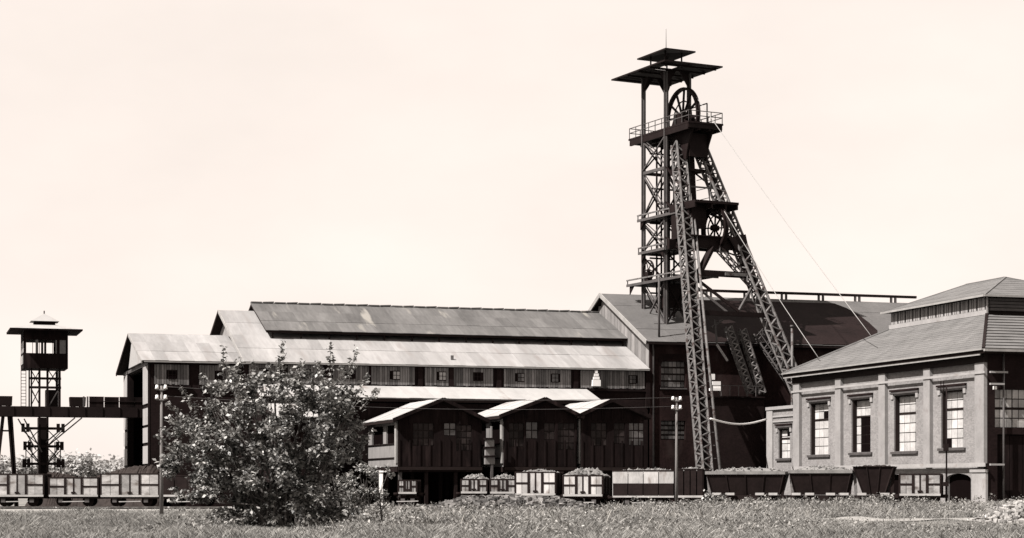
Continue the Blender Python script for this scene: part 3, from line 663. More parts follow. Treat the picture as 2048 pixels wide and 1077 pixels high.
sr = mesh(sb, 'roof', 'fascia_dark', [(SU - oo, SV - oo, SE - .25), (SU1, SV - oo, SE - .25), (SU1, SRV, SRZ), (SU - oo, SRV, SRZ), (SU - oo, SBV + oo, SE - .25), (SU1, SBV + oo, SE - .25),
     (SU - oo, SV - oo, SE - .45), (SU1, SV - oo, SE - .45), (SU1, SRV, SRZ - .2), (SU - oo, SRV, SRZ - .2), (SU - oo, SBV + oo, SE - .45), (SU1, SBV + oo, SE - .45)],
     [(0, 1, 2, 3), (3, 2, 5, 4), (6, 9, 8, 7), (9, 10, 11, 8), (0, 6, 7, 1), (4, 5, 11, 10), (0, 3, 9, 6), (3, 4, 10, 9), (1, 7, 8, 2), (2, 8, 11, 5)])
sheets(sb, 'roof_sheet', 'roof_shaft', (SU - oo - .04, SV - oo - .05, SE - .25), (SU1 - SU + oo, 0, 0), (0, SRV - SV + oo, SRZ - SE + .25), 12, 4, sr)
sheets(sb, 'roof_sheet', 'roof_shaft', (SU - oo - .04, SRV, SRZ), (SU1 - SU + oo, 0, 0), (0, SRV - SV + oo, -(SRZ - SE + .25)), 6, 2, sr)
bar(sb, 'barge_board', 'fascia', (SU - oo - .06, SV - oo - .05, SE - .32), (SU - oo - .06, SRV, SRZ - .05), .12, .42, sr)
bar(sb, 'barge_board', 'fascia', (SU - oo - .06, SRV, SRZ - .05), (SU - oo - .06, SBV + oo, SE - .32), .12, .42, sr)
# darker stretch laid over the roof slope, with a curved edge
def roofpt(px, py):                                          # where the pixel's ray meets the front roof slope
    a, b = ray(px, py); k = (SRZ - (SE - .25)) / (SRV - (SV - oo)); z0 = SE - .25
    t = (z0 - k * (SV - oo) - CH) / (b - k * (-a * S + C)); return Vector((t * (a * C + S), t * (-a * S + C), CH + b * t))
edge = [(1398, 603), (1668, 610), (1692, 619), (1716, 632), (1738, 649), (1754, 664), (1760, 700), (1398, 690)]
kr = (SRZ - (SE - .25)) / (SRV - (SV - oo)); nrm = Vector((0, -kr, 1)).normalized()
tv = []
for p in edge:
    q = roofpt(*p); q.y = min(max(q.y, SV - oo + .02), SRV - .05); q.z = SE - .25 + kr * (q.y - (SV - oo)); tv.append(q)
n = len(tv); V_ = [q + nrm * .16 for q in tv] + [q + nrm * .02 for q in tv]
mesh(sb, 'dark_roof_patch', 'roof_dark', V_, [tuple(range(n)), tuple(range(2 * n - 1, n - 1, -1))] + [(i, i + n, (i + 1) % n + n, (i + 1) % n) for i in range(n)], sr)
# pipe along the ridge on small trestles
pu0, pu1 = on_v(1398, 585, SRV)[0], on_v(1832, 600, SRV)[0]
rp = bars(sb, 'ridge_pipe', 'steel', [((pu0, SRV, 22.25), (pu1, SRV, 22.25), .32, .26)])
for k in range(10):
    u = pu0 + .8 + k * 4.3
    if u < pu1: boxes(sb, 'trestle', 'steel_mid', [((u, SRV - .2, SRZ - .1), (u + .1, SRV + .2, 22.13)), ((u + .5, SRV - .2, SRZ - .1), (u + .6, SRV + .2, 22.13))], rp)
# gutter, downpipe
bar(sb, 'gutter', 'steel', (SU - .4, SV - oo - .1, SE - .4), (SU1, SV - oo - .1, SE - .4), .2, .16, sr)
tube(sb, 'downpipe', 'steel_mid', [(SU + .35, SV - .12, 0), (SU + .35, SV - .12, SE - 1.2), (SU + .2, SV - .3, SE - .5)], .09, 6)
tube(sb, 'mast', 'steel_mid', [(70.4, SV + .6, SE - .1), (70.4, SV + .6, 22.2)], .11, 6)
bar(sb, 'mast_arm', 'steel_mid', (69.9, SV + .6, 17.6), (70.9, SV + .6, 17.6), .06)
# ridge light streaks: lit steel struts above the roof
zq0 = on_v(1625, 715, SV - .02)

# ------ low dark annexe in front of the shaft building, where the chutes land
AV = 171.4
lu0, lu1 = on_v(1420, 800, AV)[0], on_v(1528, 800, AV)[0]; lz = on_v(1470, 793, AV)[1]
la = Thing('landing_house', 'low black landing house under the inclined chutes', 'building', lu0, AV)
mesh(la, 'wall', 'brick_soot', bverts((lu0, AV, 0), (lu1, SV - .55, lz - .15)), BF)
mesh(la, 'roof', 'timber_soot', bverts((lu0 - .2, AV - .2, lz - .147), (lu1, SV - .552, lz)), BF)
for k in range(6):
    u = lu0 + .2 + k * .9; box(la, 'railing_post', 'steel_mid', (u, AV - .1, lz + .003), (u + .06, AV - .04, lz + 1.0))
bar(la, 'handrail', 'steel_mid', (lu0, AV - .07, lz + 1.0), (lu1, AV - .07, lz + 1.0), .06)
# chutes: pale lattice troughs
def lattice(t, name, p, q, w, h, m, mb, step, parent=None, bw_=.09, ch=.13, faces=(0, 1, 2, 3), plates=(), chd=None):
    p, q = Vector(p), Vector(q); d = (q - p); ln = d.length; x = d / ln
    up = Vector((0, 1, 0)) if abs(x.z) > .5 else Vector((0, 0, 1))
    y = up.cross(x).normalized(); z = x.cross(y)
    cs = [(-w/2, -h/2), (w/2, -h/2), (w/2, h/2), (-w/2, h/2)]
    P = lambda s_, c: p + x * s_ + y * c[0] + z * c[1]
    leg = bars(t, name, m, [(P(0, c), P(ln, c), ch, ch) for c in cs], parent)
    n = max(1, int(round(ln / step)))
    pp = leg if parent is None else parent
    for f in faces:
        a, b = cs[f], cs[(f + 1) % 4]
        for k in range(n):
            s0, s1 = ln * k / n, ln * (k + 1) / n
            A, B = (a, b) if k % 2 == 0 else (b, a)
            bar(t, 'lacing_bar', mb, P(s0, A), P(s1, B), bw_, bw_ * .6, pp)
    for (f, s0, s1, pm) in plates:
        a, b = cs[f], cs[(f + 1) % 4]
        off = (Vector((a[0] + b[0], a[1] + b[1], 0)).normalized()) * .07
        cA, cB = (a[0] + off.x, a[1] + off.y), (b[0] + off.x, b[1] + off.y)
        qd = [P(ln * s0, cA), P(ln * s0, cB), P(ln * s1, cB), P(ln * s1, cA)]
        nn = (y * off.x + z * off.y).normalized() * .03
        mesh(t, 'cover_plate', pm, [v + nn for v in qd] + [v - nn for v in qd], [(0, 1, 2, 3), (7, 6, 5, 4), (0, 4, 5, 1), (1, 5, 6, 2), (2, 6, 7, 3), (3, 7, 4, 0)], pp)
    return leg, P, ln
def pix_uv(px, py, v):
    u, z = on_v(px, py, v); return (u, v, z)
for k, (a, b, vt, vb_, lab) in enumerate((((1456, 655), (1502, 788), 174.9, 172.6, 'pale inclined lattice chute beside the white tank'), ((1484, 660), (1524, 788), 174.9, 172.6, 'pale inclined lattice chute between two other inclines'), ((1516, 665), (1592, 776), 174.9, 172.9, 'broad dark inclined girder chute leaning towards the engine house'))):
    p, q = pix_uv(*a, vt), pix_uv(*b, vb_)
    t = Thing('inclined_chute', lab, 'chute', q[0], q[1], group='inclined chutes')
    t.e.location = uv2w(q[0], q[1], q[2]); t.org = Vector(q)
    lattice(t, 'girder', p, q, .62 if k < 2 else 1.1, .45, 'steel_mid', 'boards_gable' if k < 2 else 'steel_mid', .34, bw_=.14, ch=.14)
    if k == 2: bar(t, 'trough_plate', 'steel_mid', Vector(p) + Vector((0, -.36, 0)), Vector(q) + Vector((0, -.36, 0)), 1.0, .05)
t = Thing('catwalk_strut', 'thin pale strut hanging beside the inclined chutes', 'strut', 0, 0); p = pix_uv(1434, 690, 172.0); q = pix_uv(1455, 722, 171.0)
t.e.location = uv2w(*q); t.org = Vector(q); bar(t, 'rod', 'render_pale', p, q, .16); bar(t, 'rod', 'steel_mid', pix_uv(1430, 640, 172.5), p, .14); bar(t, 'rod', 'steel_mid', pix_uv(1424, 655, 172.5), pix_uv(1446, 640, 172.5), .16)
# white tank on the landing house
t = Thing('water_tank', 'small white tank on the roof of the black landing house', 'tank', 0, 0)
p = pix_uv(1431, 778, AV + 1); t.e.location = uv2w(p[0], p[1], lz); t.org = Vector((p[0], p[1], lz)); s_ = AV / F
box(t, 'base', 'porcelain', (p[0] - .5, p[1] - .2, lz + .55), (p[0] + .55, p[1] + .4, lz + .8))
box(t, 'body', 'porcelain', (p[0] - .35, p[1] - .1, lz + .803), (p[0] + .5, p[1] + .3, lz + 1.45))
box(t, 'chimney', 'porcelain', (p[0] - .5, p[1] - .1, lz + 1.6), (p[0] - .1, p[1] + .2, lz + 2.15))
for k in (-.42, .42): box(t, 'leg', 'steel_mid', (p[0] + k - .05, p[1], lz + .002), (p[0] + k + .05, p[1] + .12, lz + .548))
box(t, 'bracket', 'steel_mid', (p[0] - .45, p[1], lz + 1.452), (p[0] - .3, p[1] + .12, lz + 1.598))
# drooping pipe between headframe leg and annexe
# ================================================================== engine house (right)
HU = 78.9; HV0, HV1 = 130.3, 163.5
W0 = 12.3                                                # eaves height
HW = 22.0
eh = Thing('engine_house', 'pale brick engine house with hipped tile roof and glazed lantern', 'building', HU, HV0)
def wv(pa, pb, ya, yb):
    v1, zt = on_u(pa, ya, HU); v0, _ = on_u(pb, ya, HU); _, zb = on_u((pa + pb) / 2, yb, HU); _, zt = on_u((pa + pb) / 2, ya, HU)
    return v0, v1, zb, zt
wins = [wv(1620, 1657, 806, 910), wv(1703, 1741, 799, 905), wv(1788, 1832, 790, 903), wv(1882, 1927, 781, 896)]
zc = on_u(1900, 931, HU)[1]                              # band over the ground storey
av0, av1 = on_u(1942, 960, HU)[0], on_u(1890, 960, HU)[0]
arch = [(av0, av1, 0.0, zc - .55), (av1 + .7, av1 + 5.2, 0.0, zc - .55), (av1 + 6.2, av1 + 10.5, 0, zc - .55)]
holed_wall(eh, 'side_wall', 'brick_pale', 0, HU, HU + .7, HV0 + .5, HV1, 0, W0, [w for w in wins] + arch)
for a in arch:
    box(eh, 'bay_recess', 'dark_void', (HU + .42, a[0] + .01, .0), (HU + .49, a[1] - .01, zc - .56))
    n = 8; m_ = (a[0] + a[1]) / 2; h_ = (a[1] - a[0]) / 2
    pts = [(a[0] - .01, zc - .5)] + [(m_ - h_ * math.cos(math.pi * k / n), zc - 1.15 + .5 * math.sin(math.pi * k / n)) for k in range(n + 1)] + [(a[1] + .01, zc - .5)]
    prism(eh, 'arch', 'brick_pale', pts, 0, HU + .02, HU + .3)
mesh(eh, 'back_wall', 'brick_pale', bverts((HU + .5, HV1 - .5, 0), (HU + HW, HV1 - .002, W0)), BF)
mesh(eh, 'far_wall', 'brick_end', bverts((HU + HW - .5, HV0 + .5, 0), (HU + HW, HV1 - .5, W0)), BF)
# windows on the sunlit side
def window(t, v0, v1, z0, z1, nc, nr, dark=(), mname='pane_white', u=HU, dp=.5):
    fr = mesh(t, 'window', 'frame_dark', bverts((u + dp, v0, z0), (u + dp + .06, v1, z1)), BF)
    gw = .03
    for i in range(nc):
        for j in range(nr):
            mm = 'dark_void' if (i, j) in dark else mname
            va, vb_ = v0 + (v1 - v0) * i / nc, v0 + (v1 - v0) * (i + 1) / nc; za, zb_ = z0 + (z1 - z0) * j / nr, z0 + (z1 - z0) * (j + 1) / nr
            box(t, 'pane', mm, (u + dp - .03, va + gw, za + .035), (u + dp - .002, vb_ - gw, zb_ - .035), fr)
    tj = z0 + (z1 - z0) * .68
    box(t, 'transom', 'frame_dark', (u + dp - .1, v0, tj - .07), (u + dp - .032, v1, tj + .07), fr)
    for vv in (v0, v1 - .12): box(t, 'shade_jamb', 'frame_dark', (u + .12, vv, z0 + .01), (u + dp - .035, vv + .12, z1 - .13), fr)  # dark linings put the shade of the window reveals into colour
    box(t, 'shade_head', 'frame_dark', (u + .12, v0, z1 - .12), (u + dp - .035, v1, z1 - .001), fr)  # dark as well, for the shade at the top of the opening
    box(t, 'sill', 'steel_mid', (u - .16, v0 - .35, z0 - .22), (u - .003, v1 + .35, z0 - .02), fr)
    for k in range(2): box(t, 'lintel', 'brick_end' if k else 'steel_mid', (u - .14 - .05 * k, v0 - .5, z1 + .12 + .2 * k), (u - .003, v1 + .5, z1 + .27 + .2 * k), fr)
    for vv in (v0 - .42, v1 + .05): box(t, 'label_stop', 'render_pale', (u - .1, vv, z1 - .3), (u - .003, vv + .37, z1 + .1), fr)
    return fr
window(eh, *wins[0], 4, 6, {(1, 4)}); window(eh, *wins[1], 4, 6, {(i, j) for i in range(0, 3) for j in range(0, 4)})
window(eh, *wins[2], 4, 6, {(0, 1)}); window(eh, *wins[3], 4, 6, {(3, 0)})
# pilasters, string courses
for (pa, pb) in ((1592, 1604), (1676, 1687), (1763, 1776), (1853, 1866), (1956, 1975)):
    va, vb_ = on_u(pb, 800, HU)[0], on_u(pa, 800, HU)[0]
    va = max(va, HV0 + .0); vb_ = min(vb_, HV1)
    box(eh, 'pilaster', 'pilaster_pale', (HU - .30, va, zc + .1), (HU - .003, vb_, W0 - 1.003))
box(eh, 'eaves_shade_band', 'frame_dark', (HU - .33, HV0 - .1, W0 - 1.0), (HU - .003, HV1, W0 - .2))  # dark band puts the shade under the eaves into the wall colour
zs = on_u(1780, 765, HU)[1]; zs2 = on_u(1780, 738, HU)[1]
box(eh, 'string_course', 'render_pale', (HU - .38, HV0 - .22, zs - .09), (HU - .303, HV1 + .05, zs + .09))
box(eh, 'string_course', 'render_pale', (HU - .38, HV0 - .3, zc - .16), (HU - .303, HV1 + .05, zc + .14))
pl = [(HU - .003, on_u(p, 800, HU)[0]) for p in (1604, 1676, 1687, 1763, 1776, 1853, 1866, 1956)]
for i in range(0, 8, 2):                                  # corbel frieze fields between pilasters
    va, vb_ = pl[i + 1][1], pl[i][1]
    box(eh, 'frieze_band', 'steel_mid', (HU - .09, va + .2, zs2 + .0), (HU - .004, vb_ - .2, zs2 + .1))
    for vv in (va + .25, vb_ - .75): box(eh, 'corbel', 'boards', (HU - .1, vv, zs2 - .28), (HU - .005, vv + .5, zs2 - .02))
box(eh, 'corner_pier', 'render_pale', (HU - .2, HV0 - .1, 0), (HU - .004, HV0 + 1.9, zc - .6))
box(eh, 'pier_cap', 'render_pale', (HU - .28, HV0 - .14, zc - .58), (HU - .004, HV0 + 2.1, zc - .36))
# end wall with the wide glazed opening and doorway
ez0, ez1 = on_v(2020, 856, HV0)[1], on_v(2020, 779, HV0)[1]
eu0 = on_v(1990, 820, HV0)[0]; eu1 = eu0 + 9.6
du1 = eu1
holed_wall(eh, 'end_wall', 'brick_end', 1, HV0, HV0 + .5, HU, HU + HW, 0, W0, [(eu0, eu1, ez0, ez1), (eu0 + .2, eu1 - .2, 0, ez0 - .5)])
fr = mesh(eh, 'end_window', 'frame_dark', bverts((eu0, HV0 + .2, ez0), (eu1, HV0 + .3, ez1)), BF)
nc, nr = 18, 4
for i in range(nc):
    for j in range(nr):
        ua, ub = eu0 + (eu1 - eu0) * i / nc, eu0 + (eu1 - eu0) * (i + 1) / nc; za, zb_ = ez0 + (ez1 - ez0) * j / nr, ez0 + (ez1 - ez0) * (j + 1) / nr
        g4 = .07 if i % 3 == 2 else .03
        box(eh, 'pane', 'pane_grey', (ua + .03, HV0 + .17, za + (.10 if j == 2 else .04)), (ub - g4, HV0 + .198, zb_ - (.10 if j == 1 else .04)), fr)
door = mesh(eh, 'door', 'timber_soot', bverts((eu0 + .2, HV0 + .25, 0.02), (eu1 - .2, HV0 + .35, ez0 - .5)), BF)
for k in range(8): box(eh, 'door_board', 'timber_soot', (eu0 + .3 + k * 1.12, HV0 + .2, .05), (eu0 + 1.36 + k * 1.12, HV0 + .248, ez0 - .6), door)
box(eh, 'lamp_bracket', 'porcelain', (eu0 - .25, HV0 - .35, ez1 - .05), (eu0 - .05, HV0 - .1, ez1 + .2))
for z in (zs, zs - .9, zc): box(eh, 'pipe_clip', 'render_pale', (HU + .0, HV0 - .5, z - .07), (HU + 1.5 if z == zs else HU + 1.2, HV0 - .31, z + .07))
tube(eh, 'downpipe', 'steel_mid', [(HU + 1.3, HV0 - .2, 0), (HU + 1.3, HV0 - .2, W0 - .2)], .08, 6)
# hipped roof in courses
OV = 0.85; LU, LV0, LV1, LZ = 84.0, 138.8, 155.0, 15.75
LW = 2 * (HU + HW / 2 - LU); cu = HU + HW / 2
q0 = [(HU - OV, HV0 - OV, W0 - .05), (HU + HW + OV, HV0 - OV, W0 - .05), (HU + HW + OV, HV1 + OV, W0 - .05), (HU - OV, HV1 + OV, W0 - .05)]
q1 = [(LU, LV0, LZ), (LU + LW, LV0, LZ), (LU + LW, LV1, LZ), (LU, LV1, LZ)]
rf = mesh(eh, 'roof', 'fascia_dark', [Vector(p) - Vector((0, 0, .12)) for p in q0] + [Vector(p) - Vector((0, 0, .12)) for p in q1] + [Vector(p) - Vector((0, 0, .3)) for p in q0],
          [(0, 1, 5, 4), (1, 2, 6, 5), (2, 3, 7, 6), (3, 0, 4, 7), (4, 5, 6, 7), (8, 9, 1, 0), (9, 10, 2, 1), (10, 11, 3, 2), (11, 8, 0, 3), (8, 11, 10, 9)])
def courses(t, name, m, A, B, C_, D, n, parent, lift=.05):
    """strips from the eaves edge A-B up to the ridge edge D-C, every course lapping the one below"""
    A, B, C_, D = map(Vector, (A, B, C_, D)); nn = (B - A).cross(D - A).normalized()
    if nn.z < 0: nn = -nn
    for k in range(n):
        f0, f1 = k / n, min(1.0, (k + 1.25) / n)
        a, b, c, d = A.lerp(D, f0), B.lerp(C_, f0), B.lerp(C_, f1), A.lerp(D, f1)
        lo, hi = nn * (lift + random.uniform(0, .012)), nn * .01
        mesh(t, name, m, [a + lo, b + lo, c + hi, d + hi, a, b, c - nn * .02, d - nn * .02], [(0, 1, 2, 3), (4, 7, 6, 5), (0, 4, 5, 1), (1, 5, 6, 2), (3, 2, 6, 7), (0, 3, 7, 4)], parent)
courses(eh, 'tile_course', 'tiles', q0[3], q0[0], q1[0], q1[3], 18, rf, .022)
courses(eh, 'tile_course', 'tiles', q0[0], q0[1], q1[1], q1[0], 12, rf, .09)
courses(eh, 'tile_course', 'tiles', q0[1], q0[2], q1[2], q1[1], 6, rf)
courses(eh, 'tile_course', 'tiles', q0[2], q0[3], q1[3], q1[2], 8, rf)
for i in range(4): bar(eh, 'hip_tile', 'tiles' if i else 'steel', Vector(q0[i]) + Vector((0, 0, .06)), Vector(q1[i]) + Vector((0, 0, .08)), .22, .12, rf)
bar(eh, 'gutter', 'fascia', (q0[0][0] - .08, q0[0][1], W0 - .08), (q0[3][0] - .08, q0[3][1], W0 - .08), .16, .1, rf)
bar(eh, 'cornice_board', 'fascia', (q0[0][0] + .1, q0[0][1] + .6, W0 - .42), (q0[3][0] + .1, q0[3][1], W0 - .42), .12, .15, rf)
bar(eh, 'gutter', 'fascia', (q0[0][0] + .02, q0[0][1] - .08, W0 - .14), (q0[1][0], q0[1][1] - .08, W0 - .14), .18, .18, rf)
# lantern
lan = mesh(eh, 'lantern', 'frame_dark', bverts((LU + .1, LV0 + .1, LZ - .3), (LU + LW - .1, LV1 - .1, LZ + 1.5)), BF)
nb = 12; lz0, lz1 = LZ + .42, LZ + 1.42
box(eh, 'lantern_sill', 'render_pale', (LU - .06, LV0 + .02, LZ + .02), (LU + .096, LV1, LZ + .40), lan)
for k in range(nb):
    va = LV0 + .2 + (LV1 - LV0 - .4) * k / nb; vb_ = LV0 + .2 + (LV1 - LV0 - .4) * (k + 1) / nb
    box(eh, 'lantern_light', 'render_pale', (LU + .0, va + .14, lz0), (LU + .08, vb_ - .13, lz1), lan)
    for q in (1, 2): box(eh, 'glazing_bar', 'steel_mid', (LU - .03, va + .24 + (vb_ - va - .46) * q / 3 - .03, lz0), (LU - .003, va + .24 + (vb_ - va - .46) * q / 3 + .03, lz1), lan)
box(eh, 'lantern_sill', 'render_pale', (LU - .06, LV0 - .06, LZ + .02), (LU + .1, LV0 + .018, lz1), lan)
for k in range(4): box(eh, 'louvre', 'steel_mid', (LU + .25, LV0 - .02 - .06 * k, LZ + 1.15 - k * .27), (LU + LW - .25, LV0 + .097, LZ + 1.36 - k * .27), lan)
LO = .55; e = LZ + 1.52; lr0 = [(LU - LO, LV0 - LO, e), (LU + LW + LO, LV0 - LO, e), (LU + LW + LO, LV1 + LO, e), (LU - LO, LV1 + LO, e)]
rz = LZ + 3.75; r0, r1 = (cu - .6, LV0 + 5.8, rz), (cu - .6, LV1 - 4.2, rz)
lrf = mesh(eh, 'lantern_roof', 'fascia_dark', [Vector(p) - Vector((0, 0, .03)) for p in lr0] + [Vector(r0) - Vector((0, 0, .05)), Vector(r1) - Vector((0, 0, .05))], [(0, 1, 4), (1, 2, 5, 4), (2, 3, 5), (3, 0, 4, 5), (3, 2, 1, 0)])
courses(eh, 'tile_course', 'tiles', lr0[3], lr0[0], r0, r1, 10, lrf, .02); courses(eh, 'tile_course', 'tiles', lr0[0], lr0[1], r0, (r0[0] + .01, r0[1], r0[2]), 9, lrf, .025)
courses(eh, 'tile_course', 'tiles', lr0[1], lr0[2], r1, r0, 6, lrf); courses(eh, 'tile_course', 'tiles', lr0[2], lr0[3], (r1[0] - .01, r1[1], r1[2]), r1, 6, lrf)
bar(eh, 'ridge_tile', 'tiles', r0, r1, .3, .16, lrf)
for i, rr in ((0, r0), (1, r0), (2, r1), (3, r1)): bar(eh, 'hip_tile', 'tiles', Vector(lr0[i]) + Vector((0, 0, .03)), Vector(rr) + Vector((0, 0, .03)), .18, .1, lrf)
bar(eh, 'fascia_board', 'fascia', (lr0[0][0] - .04, lr0[0][1], e - .02), (lr0[3][0] - .04, lr0[3][1], e - .02), .08, .16, lrf)
bar(eh, 'fascia_board', 'fascia', (lr0[0][0], lr0[0][1] - .04, e - .02), (lr0[1][0], lr0[1][1] - .04, e - .02), .08, .16, lrf)
# small annexe at the far end
xv1 = on_u(1535, 850, HU)[0]; xz = on_u(1560, 813, HU)[1]
ax = Thing('brick_annexe', 'small flat-topped pale brick annexe at the end of the engine house', 'building', HU, HV1)
xw = wv(1556, 1579, 858, 917)
holed_wall(ax, 'side_wall', 'brick_pale', 0, HU + .05, HU + .5, HV1 + .02, xv1, 0, xz - .3, [xw])
mesh(ax, 'back_wall', 'brick_soot', bverts((HU + .5, xv1 - .4, 0), (HU + 5, xv1, xz - .3)), BF)
mesh(ax, 'roof', 'fascia_dark', bverts((HU + .5, HV1 + .02, xz - .4), (HU + 5, xv1 - .4, xz - .31)), BF)
box(ax, 'parapet', 'render_pale', (HU - .15, HV1 + .06, xz - .297), (HU + .55, xv1 + .15, xz))
for z in (on_u(1560, 843, HU)[1], on_u(1560, 833, HU)[1]): box(ax, 'string_course', 'render_pale', (HU - .05, HV1 + .06, z - .08), (HU + .048, xv1 + .05, z + .08))
va = on_u(1546, 850, HU)[0]
box(ax, 'pilaster', 'render_pale', (HU - .08, va, 0), (HU + .046, xv1 + .08, xz - .3))
f2 = window(ax, *xw, 2, 4, {(0, 3)}, u=HU + .05, dp=.36)

# ================================================================== headframe
TH2 = R(27); C2, S2 = math.cos(TH2), math.sin(TH2); HC = Vector((15.45, 195.5, 0))
hf = Thing('headframe', 'tall steel colliery headframe with roofed sheave platform and slanting lattice legs', 'headframe', 0, 0, 0, TH2, wpos=HC); hf.org = Vector((0, 0, 0))
def hl(wp):                                              # world point -> headframe frame
    d = Vector(wp) - HC; return Vector((d.x * C2 + d.y * S2, -d.x * S2 + d.y * C2, d.z))
CXs, CYs = 1.34, 2.16
cols = {}
for sx in (-1, 1):
    for sy in (-1, 1):
        zt = 42.9
        c = bars(hf, 'column', 'steel_mid', [((sx * CXs, sy * CYs, 0), (sx * CXs, sy * CYs, zt), .14, .46), ((sx * CXs, sy * CYs, 0), (sx * CXs, sy * CYs, zt), .46, .14)]); cols[sx, sy] = c
        for dx, dy in ((1, 0), (0, 1)):
            prism(hf, 'bracket', 'steel', [((sx * CXs if dx else sy * CYs) - (1.1 if (sx if dx else sy) > 0 else 0), 43.0), ((sx * CXs if dx else sy * CYs) + (1.1 if (sx if dx else sy) < 0 else 0), 43.0), ((sx * CXs if dx else sy * CYs), 41.4)], 1 if dx else 0, (sy * CYs if dx else sx * CXs) - .08, (sy * CYs if dx else sx * CXs) + .08)
levels = [17.5, 22.4, 25.3, 28.6, 33.4, 36.8]
for i in range(len(levels) - 1):
    z0, z1 = levels[i] + .25, levels[i + 1] - .25
    for sx in (-1, 1):
        if i in (1,): pass
        else:
            bar(hf, 'brace', 'steel_mid', (sx * CXs, -CYs, z0), (sx * CXs, CYs, z1), .12); bar(hf, 'brace', 'steel_mid', (sx * (CXs + .1), CYs, z0), (sx * (CXs + .1), -CYs, z1), .12)
            bar(hf, 'brace', 'steel_mid', (sx * CXs, -CYs, z0 + .55), (sx * CXs, CYs - .3, z1 + .1), .08)
    for sy in (-1, 1):
        bar(hf, 'brace', 'steel', (-CXs, sy * CYs, z0), (CXs, sy * CYs, z1), .13); bar(hf, 'brace', 'steel', (CXs, sy * (CYs + .1), z0), (-CXs, sy * (CYs + .1), z1), .13)
    for sx in (-1, 1): bar(hf, 'girt', 'steel_mid', (sx * CXs, -CYs, levels[i + 1]), (sx * CXs, CYs, levels[i + 1]), .22, .3)
    for sy in (-1, 1): bar(hf, 'girt', 'steel', (-CXs, sy * CYs, levels[i + 1]), (CXs, sy * CYs, levels[i + 1]), .22, .3)
# cage guides
for x in (-.55, .0, .55):
    bar(hf, 'cage_guide', 'steel', (x, -.6, 14), (x, -.6, 37), .14); bar(hf, 'cage_guide', 'steel', (x, .9, 14), (x, .9, 37), .14)
for k in range(12): bar(hf, 'guide_beam', 'steel', (-CXs, -.6 + 1.5 * (k % 2), 16 + k * 1.75), (CXs, -.6 + 1.5 * (k % 2), 16 + k * 1.75), .16)
box(hf, 'cage_shaft_casing', 'steel', (-1.1, -2.05, 19.6), (.6, -1.0, 22.0))
# intermediate decks
for z, x0, x1, y0, y1, rail in ((28.6, -1.75, 1.6, -5.6, 2.6, False), (25.3, -1.7, 1.6, -2.6, 2.5, False), (22.2, -2.0, 1.5, -7.2, 4.3, False)):
    d = mesh(hf, 'deck', 'steel', bverts((x0, y0, z), (x1, y1, z + .12)), BF)
    box(hf, 'deck_edge', 'steel_mid', (x0 - .1, y0, z - .1), (x0 - .003, y1, z + .16), d)
    bar(hf, 'deck_rail', 'steel_pale', (x0 - .05, y0, z + .55), (x0 - .05, y1, z + .55), .12, .14, d)
    for q in range(5): bar(hf, 'rail_post', 'steel_mid', (x0 - .05, y0 + (y1 - y0) * q / 4 * .98 + .05, z + .16), (x0 - .05, y0 + (y1 - y0) * q / 4 * .98 + .05, z + .5), .08, .08, d)
    box(hf, 'deck_edge', 'steel_mid', (x0, y0 - .1, z - .12), (x1, y0 - .003, z + .3), d)
    for yb in (y0 + .4, y1 - .4): prism(hf, 'deck_bracket', 'steel', [(yb, z - .01), (yb + (.9 if yb < 0 else -.9), z - .01), (yb, z - .9)], 0, x0 + .05, x0 + .15, d)
# small rope wheel on the lower deck
def sheave(t, name, c, r, m='steel', spokes=10, rimw=.2, rimd=.26, inner=True, seg=40):
    cx_, cy_, cz_ = c; V_, F_ = [], []
    prof = [(-rimw, r), (-rimw * .3, r - rimd * .4), (rimw * .3, r - rimd * .4), (rimw, r), (rimw, r - rimd), (-rimw, r - rimd)]
    for k in range(seg):
        a = 2 * math.pi * k / seg
        for (w, rr) in prof: V_.append((cx_ + w, cy_ + rr * math.cos(a), cz_ + rr * math.sin(a)))
    m_ = len(prof)
    for k in range(seg):
        for q in range(m_): F_.append((k * m_ + q, k * m_ + (q + 1) % m_, ((k + 1) % seg) * m_ + (q + 1) % m_, ((k + 1) % seg) * m_ + q))
    w = mesh(t, name, m, V_, F_)
    for k in range(spokes):
        a = 2 * math.pi * k / spokes + .1
        bar(t, 'spoke', m, (cx_, cy_ + .1 * math.cos(a), cz_ + .1 * math.sin(a)), (cx_, cy_ + (r - rimd) * math.cos(a), cz_ + (r - rimd) * math.sin(a)), .12 * r / 2.4 + .02, .12 * r / 2.4 + .02, w)
    tube(t, 'hub', m, [(cx_ - .35 * r / 2, cy_, cz_), (cx_ + .35 * r / 2, cy_, cz_)], .3 * r / 2.4, 12, w)
    if inner:
        ring = [(cx_, cy_ + r * .55 * math.cos(2 * math.pi * k / 24), cz_ + r * .55 * math.sin(2 * math.pi * k / 24)) for k in range(25)]
        tube(t, 'ring', m, ring, .07, 5, w)
    return w
sheave(hf, 'small_rope_wheel', (-1.75, .5, 23.45), 1.05, spokes=6, rimw=.08, rimd=.12, inner=False)
box(hf, 'wheel_bearing', 'steel', (-2.0, .2, 22.33), (-1.5, .8, 23.3))
